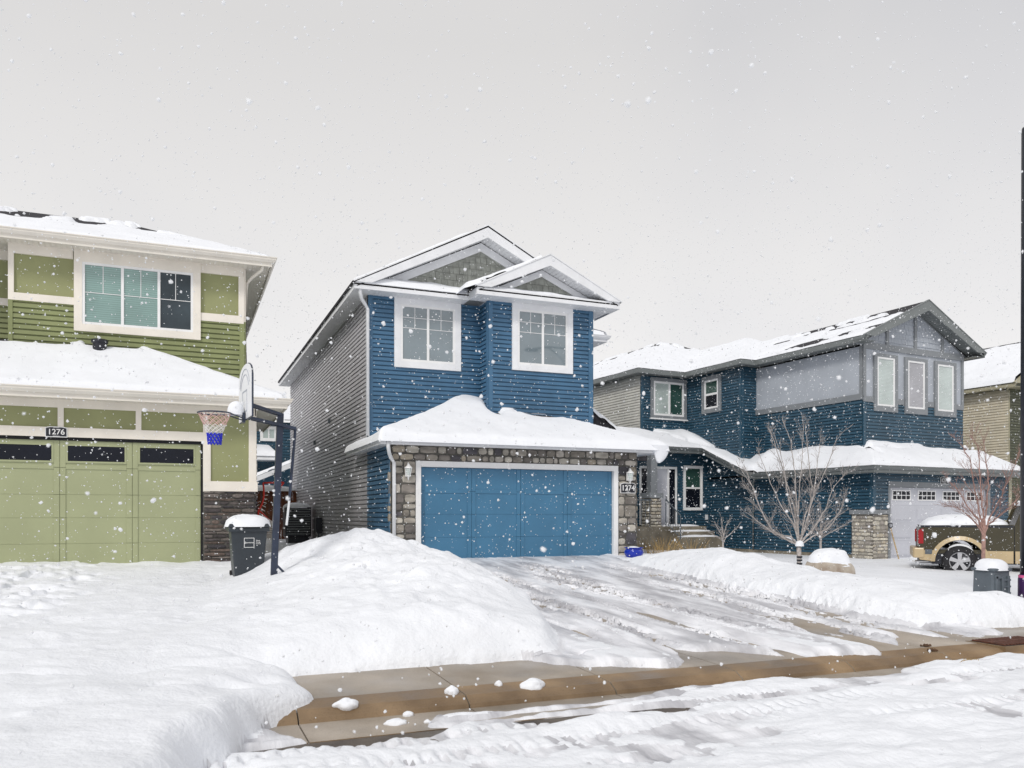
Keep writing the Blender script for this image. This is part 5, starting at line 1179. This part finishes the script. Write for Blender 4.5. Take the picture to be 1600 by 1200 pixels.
T3 =  [[(14.95, 16.12, 0.55), (14.82, 16.25, 0.87), (14.79, 16.35, 1.19)], [(14.96, 16.04, 0.6), (15.2, 15.95, 0.92), (15.47, 15.84, 1.11)], [(14.96, 16.09, 0.63), (15.03, 16.11, 0.98), (15.0, 16.18, 1.35)], [(14.98, 16.06, 0.5), (15.32, 15.96, 0.66), (15.6, 15.89, 0.82)], [(14.83, 15.99, 0.5), (14.5, 16.03, 0.66), (14.34, 16.01, 0.82)]]
T4 =  [[(12.05, 16.2, 0.52), (11.99, 16.28, 0.72), (11.94, 16.36, 0.88)], [(12.07, 16.16, 0.57), (12.12, 16.15, 0.77), (12.22, 16.13, 0.95)], [(12.08, 16.09, 0.5), (12.25, 15.98, 0.68), (12.32, 15.9, 0.8)], [(11.96, 16.08, 0.47), (11.68, 16.09, 0.58), (11.54, 16.05, 0.65)], [(12.09, 16.21, 0.57), (12.11, 16.28, 0.8), (12.14, 16.35, 0.98)]]
def V3(Ls): return [[Vector(p) for p in L_] for L_ in Ls]
T1 += [[(12.95, 14.62, .9), (12.98, 14.6, 1.6), (13.05, 14.6, 2.3), (13.08, 14.58, 3.05)], [(12.9, 14.66, .8), (12.72, 14.7, 1.5), (12.62, 14.72, 2.2), (12.4, 14.78, 2.9)], [(13.05, 14.5, .8), (13.2, 14.4, 1.5), (13.3, 14.4, 2.2), (13.4, 14.4, 2.75)]]
t1 = tree('bare_tree', (12.98, 14.61, -.19), Vector((12.97, 14.62, .38)), .055, V3(T1), BARK, 'leafless grey tree in the yard left of the snow capped boulder', seed=5, grp=None, nsub=10, sublen=.52, r1=.29)
mb = MB()
for k in range(4): mb.tube([(12.98, 14.61, -.16+k*.075), (12.98, 14.61, -.12+k*.075)], .062, 12)
mb.build('trunk_guard', BLACK, t1)
cap_snow('snow_fork', 12.88, 13.08, 14.52, 14.70, .36, .10, t1, p=2)
for (a, b) in (((13.05, 14.6, .42), (13.3, 14.55, .66)), ((12.9, 14.65, .42), (12.65, 14.7, .52))):
    mb = MB(); mb.tube([Vector(a)+Vector((0, 0, .035)), (Vector(a)+Vector(b))/2+Vector((0, 0, .04)), Vector(b)+Vector((0, 0, .03))], [.02, .024, .008], 7); mb.build('snow_on_limb', SNOW, t1, smooth=True)
tree('bare_tree', (13.36, 10.37, -.3), Vector((13.38, 10.36, .72)), .036, V3(T2), BARKR, 'reddish leafless young tree in front of the pickup truck', seed=9, nsub=11, sublen=.42)
tree('ornamental_shrub', (14.93, 16.05, -.1), Vector((14.93, 16.05, .42)), .03, V3(T3), BARK, 'small pale leafless shrub by the teal wall right of the tree', 'shrub', seed=12, nsub=10, sublen=.36, depth=2, r1=.5)
tree('ornamental_shrub', (12.04, 16.15, .1), Vector((12.04, 16.15, .43)), .022, V3(T4), BARK, 'tiny leafless shrub by the teal wall near the steps', 'shrub', seed=14, nsub=8, sublen=.24, depth=1, r1=.5)
# dry perennials in front of the steps
rnd = random.Random(4)
for (cx, cy, lab) in ((11.3, 17.6, 'dry golden stalks in snow left of the porch steps'), (12.2, 17.7, 'dry golden stalks in snow in front of the porch steps'), (12.0, 19.3, 'taller dry golden stalks beside the porch step end')):
    z_ = float(snow_z(np.array([[cx]]), np.array([[cy]]))[0, 0]); r_ = thing('dry_grass', (cx, cy, z_-.05), lab, 'plant', 'dry plants by the porch steps')
    mb = MB()
    for i in range(60):
        a = rnd.uniform(0, 2*pi); q = rnd.uniform(0, .38); b = Vector((cx+q*cos(a), cy+q*sin(a)*.6, z_-.1)); h = rnd.uniform(.22, .6)
        d_ = Vector((cos(a)*rnd.uniform(.1, .5), sin(a)*.3, 1)); mb.tube([b, b+d_*h*.6, b+d_*h+Vector((cos(a)*.08, 0, -.03))], [.006, .004, .002], 3, cap=False)
    mb.build('stalks', STRAW, r_)
# ------------------------------------------------------------------ pickup truck (local x = forward, right side faces the camera)
TX, TY, TZ = 18.17, 14.73, -.97+.43
az = radians(136); fw = Vector((sin(az), cos(az), 0)); rt = Vector((fw.y, -fw.x, 0))   # right-hand side
ORGT = Vector((TX, TY, 0)) - rt*.92
T_ = bpy.data.objects.new('pickup_truck', None); COL.objects.link(T_); T_.location = (ORGT.x, ORGT.y, -.56); T_.rotation_euler = (0, 0, pi/2-az)
ORG[T_.name] = Vector((0, 0, 0)); tagit(T_, 'dark olive and beige pickup truck with snow filled bed on the grey garage drive', 'truck')
RS = Wall((0, -.93), (1, 0), (0, -1)); LS = Wall((0, .93), (1, 0), (0, 1))
def arch(cx, r, n=12, z0=.38): return [(cx+r*cos(pi-pi*i/n), z0+r*sin(pi-pi*i/n)*.98) for i in range(n+1)]
zl, zm, zh = .52, .70, 1.32
bed_hi = [(-.90, zm), (-.56, zm)]+[p for p in arch(0, .56, 14, .42) if p[1] > zm]+[(.50, zm), (1.16, zm), (1.16, zh+.02), (-.86, zh), (-.90, 1.2)]
def clean(poly):
    o = []
    for p in poly:
        if not o or abs(p[0]-o[-1][0])+abs(p[1]-o[-1][1]) > .012: o.append(p)
    return o
for Wd in (RS, LS):
    mb = MB(); mb.wprism(Wd, clean(bed_hi), -.06, 0); mb.build('bed_side', TRKD, T_, bevel=.012)
    ar = arch(0, .56, 14, .42); low = [(-1.04, zl-.04), (-.56, zl-.1)]+[p for p in ar if p[1] <= zm+.02 and p[0] < 0]+[(-.45, zm), (-1.04, zm)]
    mb = MB(); mb.wprism(Wd, clean([(-.91, .46), (-.56, .42)]+[(-.555+.0*i, .5+.1*i) for i in range(3)]+[(-.50, zm), (-.91, zm)]), -.055, .004)
    mb.wprism(Wd, clean([(.56, .40), (1.16, .40), (1.16, zm), (.50, zm), (.545, .6)]), -.055, .004)
    mb.build_each('lower_panel', TRKB, T_)
    mb = MB(); A_, B_ = arch(0, .56, 16, .42), arch(0, .66, 16, .42)
    for i in range(16): mb.hexa([Wd.p(*A_[i], -.05), Wd.p(*A_[i+1], -.05), Wd.p(*B_[i+1], -.02), Wd.p(*B_[i], -.02), Wd.p(*A_[i], .075), Wd.p(*A_[i+1], .075), Wd.p(*B_[i+1], .035), Wd.p(*B_[i], .035)])
    mb.build('wheel_flare', TRKB, T_, smooth=False)
    # cab side
    cab = [(1.20, .40), (3.05, .40), (3.05, zh), (2.75, 1.36), (2.35, 1.86), (1.45, 1.88), (1.24, 1.38)]
    mb = MB(); mb.wprism(Wd, [(1.20, zm), (3.05, zm), (3.05, 1.3), (1.20, 1.34)], -.06, 0); mb.wprism(Wd, [(1.22, 1.34), (2.85, 1.31), (2.35, 1.86), (1.42, 1.88)], -.16, -.06); mb.build('cab_side', TRKD, T_, bevel=.01)
    mb = MB(); mb.wprism(Wd, [(1.20, .40), (3.05, .40), (3.05, zm), (1.20, zm)], -.055, .004); mb.build('door_lower', TRKB, T_)
    mb = MB(); mb.wprism(Wd, [(1.42, 1.40), (2.66, 1.38), (2.30, 1.80), (1.52, 1.81)], -.058, -.045); mb.build('side_window', GL_D, T_)
    mb = MB(); mb.wbox(Wd, 1.175, 1.19, .45, 1.32, -.05, .003); mb.wbox(Wd, 2.72, 2.732, .45, 1.3, .001, .006); mb.build_each('panel_gap', DARKG, T_)
    mb = MB(); mb.wbox(Wd, 1.32, 1.52, 1.13, 1.18, .0, .04); mb.build('door_handle', BLACK, T_, bevel=.01)
    mb = MB(); mb.wbox(Wd, -.88, 1.16, zh-.035, zh+.012, -.07, .008); mb.build('bed_rail_cap', BLACK, T_)
    mb = MB(); mb.wbox(Wd, -.78, -.62, .60, .72, .004, .012); mb.build('reflector', PLAST, T_)
    mb = MB(); mb.wprism(Wd, clean([(3.08, zm), (3.08, 1.30), (4.25, 1.2), (4.3, zm)]+[p for p in arch(3.65, .52, 12, .42)[::-1] if p[1] > zm]), -.06, 0); mb.build('front_fender', TRKD, T_)
    mb = MB(); mb.wprism(Wd, [(-.92, .88), (-.83, .88), (-.83, 1.24), (-.92, 1.2)], -.08, .012); mb.build('tail_light', TAILR, T_, bevel=.012)
    for cx in (0, 3.65):
        sg = Wd.n[1]; c = (cx, sg*.83, .42)
        RM = Matrix.Rotation(-sg*pi/2, 3, 'X')
        mb = MB(); mb.lathe(c, [(.24, .12), (.30, .13), (.365, .115), (.40, .08), (.405, 0), (.40, -.08), (.36, -.12), (.24, -.12)], 36, RM); w_ = mb.build('tyre', RUBB, T_, smooth=True)
        mb = MB(); mb.lathe(c, [(.245, .12), (.245, .085), (.215, .06), (.215, -.02)], 32, RM)
        mb.lathe(c, [(.075, .03), (.07, .085), (.0, .09)], 16, RM)
        for k in range(5):
            a = 2*pi*k/5+.3; d1 = Vector((cos(a), 0, sin(a))); d2 = Vector((-sin(a), 0, cos(a))); cc = Vector(c)+Vector((0, sg*.07, 0)); n_ = Vector((0, sg*.03, 0))
            A0, A1 = cc+d1*.05, cc+d1*.235; mb.hexa([A0-d2*.04-n_, A0+d2*.04-n_, A0+d2*.04+n_*.2, A0-d2*.04+n_*.2, A1-d2*.055-n_, A1+d2*.055-n_, A1+d2*.055+n_*.4, A1-d2*.055+n_*.4])
        sub(mb.build('rim', CHROM, T_, smooth=False), w_)
        mb = MB(); mb.lathe(c, [(0, .01), (.215, .01)], 24, RM); sub(mb.build('hub_back', BLACK, T_), w_)
        mb = MB(); mb.tube([(cx+.4*cos(t), sg*.86, .42+.415*sin(t)) for t in np.linspace(.7, 2.3, 9)], [.01, .03, .045, .05, .05, .045, .04, .03, .01], 7); sub(mb.build('tyre_snow', SNOW, T_, smooth=True), w_)
mb = MB(); mb.box(-.88, 1.16, -.87, .87, .62, .72); mb.box(-.90, -.84, -.87, .87, .7, 1.28); mb.box(1.1, 1.16, -.87, .87, .7, 1.3); mb.build('bed', TRKD, T_)
mb = MB(); mb.box(-.62, .62, -.86, .86, .35, .62); mb.box(-.9, 4.2, -.45, .45, .35, .6); mb.build('chassis', BLACK, T_)
mb = MB(); mb.box(1.2, 3.06, -.87, .87, .42, 1.3); mb.hexa([(1.24, -.86, 1.3), (2.9, -.86, 1.3), (2.9, .86, 1.3), (1.24, .86, 1.3), (1.45, -.76, 1.87), (2.33, -.76, 1.87), (2.33, .76, 1.87), (1.45, .76, 1.87)]); mb.box(3.06, 4.3, -.86, .86, .5, 1.18); mb.build('cab', TRKD, T_, bevel=.02)
mb = MB(); mb.hexa([(2.74, -.74, 1.38), (2.86, -.74, 1.34), (2.86, .74, 1.34), (2.74, .74, 1.38), (2.37, -.7, 1.82), (2.42, -.7, 1.82), (2.42, .7, 1.82), (2.37, .7, 1.82)]); mb.build('windscreen', GL_D, T_)
mb = MB(); mb.box(-1.06, -.92, -.9, .9, .50, .76); mb.box(-1.04, -.80, -.97, -.90, .50, .76); mb.build('rear_bumper', TRKB, T_, bevel=.03)
mb = MB(); mb.box(4.3, 4.45, -.9, .9, .5, .78); mb.build('front_bumper', TRKB, T_, bevel=.03)
mb = MB(); mb.tube([(-.6, -.62, .40), (-1.0, -.68, .40)], .035, 10); mb.build('exhaust_pipe', CHROM, T_)
cap_snow('bed_snow', -.89, 1.17, -.93, .93, 1.28, .32, T_, p=6, seed=8); cap_snow('roof_snow', 1.4, 2.5, -.8, .8, 1.86, .16, T_, p=4); cap_snow('hood_snow', 2.8, 4.3, -.88, .88, 1.16, .22, T_, p=4)
# ------------------------------------------------------------------ utility pedestal, lamp posts
U_ = thing('utility_pedestal', (11.63, 8.8, -.3), 'grey plastic utility pedestal capped with snow beside the lamp post', 'utility box')
ux, uy_, uz = 11.66, 8.9, -.30
mb = MB(); mb.hexa([(ux-.20, uy_-.18, uz), (ux+.20, uy_-.18, uz), (ux+.20, uy_+.18, uz), (ux-.20, uy_+.18, uz), (ux-.185, uy_-.17, uz+.52), (ux+.185, uy_-.17, uz+.52), (ux+.185, uy_+.17, uz+.52), (ux-.185, uy_+.17, uz+.52)]); mb.build('body', PLAST, U_, bevel=.03)
mb = MB()
for a in (-.13, .0, .13): mb.box(ux+a-.025, ux+a+.025, uy_-.2, uy_-.17, uz+.02, uz+.40)
for k in range(3): mb.box(ux+.03, ux+.18, uy_-.195, uy_-.175, uz+.12+k*.1, uz+.15+k*.1)
mb.box(ux-.16, ux-.03, uy_-.2, uy_-.17, uz+.36, uz+.42); mb.build('door_ribs', PLAST, U_, bevel=.006)
mb = MB(); mb.box(ux-.21, ux+.21, uy_-.2, uy_+.2, uz+.47, uz+.52); mb.build('lid', PLAST, U_, bevel=.02)
cap_snow('snow_cap', ux-.22, ux+.22, uy_-.21, uy_+.21, uz+.51, .14, U_, p=3)
def lamp_post(x, y, z, h, lab, arm_dir, big=False):
    r = thing('street_lamp', (x, y, z), lab, 'street lamp')
    mb = MB(); mb.tube([(x, y, z-.3), (x, y, z+h-.06), (x, y, z+h-.02), (x, y, z+h)], [.105, .085, .075, .03], 20); mb.build('post', BLACK, r, smooth=True)
    d = Vector(arm_dir).normalized(); t = Vector((x, y, z+h-.35)); L_ = 2.3
    if big: mb = MB(); mb.tube([t, t+d*L_*.5+Vector((0, 0, -.02)), t+d*L_+Vector((0, 0, -.25))], .05, 8); mb.tube([t+Vector((0, 0, -1.1)), t+d*.35+Vector((0, 0, -.62)), t+d*.8+Vector((0, 0, -.28)), t+d*1.25+Vector((0, 0, -.06))], .035, 8); mb.build('arm', BLACK, r, smooth=True)
    if big: mb = MB(); e2 = t+d*L_+Vector((0, 0, -.3)); mb.box(e2.x-.35, e2.x+.35, e2.y-.15, e2.y+.15, e2.z-.08, e2.z+.08); mb.build('lamp_head', BLACK, r, bevel=.04)
    return r
lp = lamp_post(12.06, 8.6, -.25, 7.25, 'tall black lamp post at the right edge of the picture', (.3, -1, 0), True)
mb = MB(); mb.tube([(12.06, 8.6, -.35), (12.06, 8.6, .05), (12.06, 8.6, .12)], [.135, .13, .11], 16); mb.build('base_wrap', PURP, lp, smooth=True)
mb = MB(); mb.tube([(12.06, 8.6, .07), (12.06, 8.6, .11)], .125, 16); mb.tube([(11.98, 8.5, .09), (11.94, 8.45, .15), (11.90, 8.47, .09), (11.98, 8.5, .08)], .015, 6); mb.build('ribbon', PINK, lp)
lamp_post(20.3, -3, -.6, 11.4, 'black street lamp with curved arm mirrored in the upper right window', (-1, .1, 0), True)
# kerb clumps, dirt, drain
for i, (x, y, a, b, h, lab) in enumerate(((1.25, 6.61, .10, .06, .05, 'larger snow lump on the kerb nearest the cut snow edge'), (1.56, 6.22, .09, .05, .035, 'flat oval snow lump in the gutter left of a tiny lump'), (1.72, 6.44, .045, .035, .03, 'small round snow lump against the kerb foot'), (1.80, 6.16, .03, .025, .02, 'tiny snow lump in the gutter beside the flat oval lump'), (2.18, 6.70, .06, .05, .05, 'tall snow lump on the kerb below the pavement joint'), (2.66, 6.83, .035, .03, .03, 'small snow lump high on the kerb beside the longest lump'), (2.93, 6.66, .13, .06, .06, 'longest bent snow lump on the kerb'))):
    z_ = float(base(np.array([[x]]), np.array([[y]]))[0, 0]); r_ = thing('snow_clump', (x, y, z_), lab, 'snow clump', 'snow lumps on the kerb')
    n = 18; th_, ph_ = np.meshgrid(np.linspace(0, 2*pi, n*2+1), np.linspace(0, pi, n)); rr = 1+.6*(fbm(np.cos(th_)*1.5*np.sin(ph_)+i*7, np.sin(th_)*1.5*np.sin(ph_)+np.cos(ph_), 200+i, 3)-.5); rr[:, -1] = rr[:, 0]
    bend = .35*b*np.cos(th_*1.0)**2*(1 if i == 6 else .3)
    grid_obj('lump', x+a*rr*np.sin(ph_)*np.cos(th_), y+b*rr*np.sin(ph_)*np.sin(th_)+bend*2, z_+.01+h*rr*np.cos(ph_), SNOW, r_)
for (x, y, lab) in ((7.86, 6.72, 'dark clod of dirt on the kerb near the drain'), (8.02, 6.95, 'brown clod of dirt on the pavement above its twin')):
    z_ = float(base(np.array([[x]]), np.array([[y]]))[0, 0]); r_ = thing('dirt_clod', (x, y, z_), lab, 'dirt', 'dirt clods near the drain'); mb = MB(); rnd = random.Random(int(x*100))
    for k in range(18):
        a = rnd.uniform(0, 6.28); q = rnd.uniform(0, .07); c = Vector((x+q*cos(a), y+q*sin(a)*.6, z_+.01)); s_ = rnd.uniform(.006, .018)
        mb.tube([c-Vector((s_, 0, 0)), c+Vector((0, s_*.3, s_*.5)), c+Vector((s_, 0, 0))], [s_*.5, s_, s_*.4], 6)
    mb.build('clod', DIRT, r_)
x, y = 7.82, 6.2; r_ = thing('grass_tuft', (x, y, -.6), 'tuft of tan dead grass lying at the kerb foot', 'grass tuft'); mb = MB(); rnd = random.Random(2)
for k in range(90):
    a = rnd.uniform(0, 6.28); b = Vector((x+rnd.uniform(-.07, .07), y+rnd.uniform(-.05, .05), -.59)); mb.tube([b, b+Vector((cos(a)*.05, sin(a)*.03, rnd.uniform(.03, .09))), b+Vector((cos(a)*.12, sin(a)*.07, rnd.uniform(.0, .05)))], .004, 3, cap=False)
mb.build('blades', STRAW, r_)
D_ = thing('storm_drain', (9.15, 6.62, -.5), 'rusty slotted storm drain grate set in the kerb', 'drain')
mb = MB(); mb.box(8.80, 9.68, 6.54, 7.06, -.62, -.487); mb.build('frame', KERB, D_)
mb = MB(); mb.box(8.84, 9.64, 6.58, 7.02, -.60, -.482); mb.build('pit', DARKG, D_)
mb = MB()
for k in range(15): mb.box(8.85+k*.055, 8.88+k*.055, 6.59, 7.01, -.49, -.468)
mb.box(8.84, 9.64, 6.78, 6.82, -.49, -.466); mb.build('grate', mat("rusty_iron", (.10, .035, .02), .8, .3, 20), D_)
# ------------------------------------------------------------------ falling snow through the whole air
rg = np.random.default_rng(5)
def flakes(n, box, smin, smax, mb_ico):
    P = np.stack([rg.uniform(box[i][0], box[i][1], n) for i in range(3)], -1)
    # keep those out of the houses and a small distance from where anyone stands
    def ins(x0, x1, y0, y1): return (P[:, 0] > x0)&(P[:, 0] < x1)&(P[:, 1] > y0)&(P[:, 1] < y1)
    k = ~(ins(4.2, 10.6, 17.4, 60)|ins(-30, 1.6, 17.3, 60)|ins(20, 60, 19.2, 60)) & (np.hypot(P[:, 0], P[:, 1]) > 2.2)
    return P[k]
P = flakes(135000, ((-14, 30), (-6, 24), (-.6, 9.5)), 0, 0, None)
ico = np.array([(1, 0, 0), (-1, 0, 0), (0, 1, 0), (0, -1, 0), (0, 0, 1), (0, 0, -1)], float)
icf = np.array([(0, 2, 4), (2, 1, 4), (1, 3, 4), (3, 0, 4), (2, 0, 5), (1, 2, 5), (3, 1, 5), (0, 3, 5)])
def subdiv(V, Fc):
    V = [tuple(v) for v in V]; c = {}; out = []
    def mid(a, b):
        k = (min(a, b), max(a, b))
        if k not in c: m_ = np.array(V[a])+np.array(V[b]); m_ = m_/np.linalg.norm(m_); V.append(tuple(m_)); c[k] = len(V)-1
        return c[k]
    for a, b, d in Fc: x, y, z = mid(a, b), mid(b, d), mid(d, a); out += [(a, x, z), (x, b, y), (z, y, d), (x, y, z)]
    return np.array(V), np.array(out)
V2, F2 = subdiv(ico, icf); size = np.exp(rg.normal(np.log(.0066), .42, len(P))).clip(.0025, .016)
dist = np.hypot(P[:, 0], P[:, 1]); near = dist < 7; VV, FF, off = [], [], 0
for (sel, Vt, Ft) in ((near, V2, F2), (~near, ico, icf)):
    p_ = P[sel]; z_ = size[sel]; n = len(p_); k = len(Vt)
    if Vt is V2: z_ = z_*np.clip(.45+.08*dist[sel], .45, 1)
    dirs = rg.normal(size=(n, 1, 3)); dirs /= np.linalg.norm(dirs, axis=-1, keepdims=True); el = (Vt[None]*dirs).sum(-1, keepdims=True)
    sc = z_[:, None, None]*(1+.7*(rg.random((n, k, 1))-.5))*(1+.7*np.sign(el)*np.abs(el)*rg.random((n, 1, 1)))
    VV.append((p_[:, None, :]+Vt[None]*sc).reshape(-1, 3)); FF.append((Ft[None]+k*np.arange(n)[:, None, None]).reshape(-1)+off); off += n*k
co = np.concatenate(VV).astype(np.float32); fc = np.concatenate(FF)
me = bpy.data.meshes.new('falling_snow'); me.vertices.add(len(co)); me.vertices.foreach_set('co', co.reshape(-1)); me.loops.add(len(fc)); me.loops.foreach_set('vertex_index', fc.astype(np.int32))
me.polygons.add(len(fc)//3); me.polygons.foreach_set('loop_start', (np.arange(len(fc)//3)*3).astype(np.int32)); me.update(calc_edges=True); me.polygons.foreach_set('use_smooth', np.ones(len(fc)//3, bool))
FL = mat("flake", (.93, .94, .96), .8, .01, 1); b_ = FL.node_tree.nodes["Principled BSDF"]
tl = FL.node_tree.nodes.new("ShaderNodeBsdfTranslucent"); tl.inputs[0].default_value = (.95, .96, .97, 1); mxs = FL.node_tree.nodes.new("ShaderNodeMixShader"); mxs.inputs[0].default_value = .5
FL.node_tree.links.new(b_.outputs[0], mxs.inputs[1]); FL.node_tree.links.new(tl.outputs[0], mxs.inputs[2]); FL.node_tree.links.new(mxs.outputs[0], FL.node_tree.nodes["Material Output"].inputs[0])
me.materials.append(FL); o = bpy.data.objects.new('falling_snow', me); COL.objects.link(o); tagit(o, 'white snowflakes falling through the air everywhere', 'snowflakes', kind='stuff')
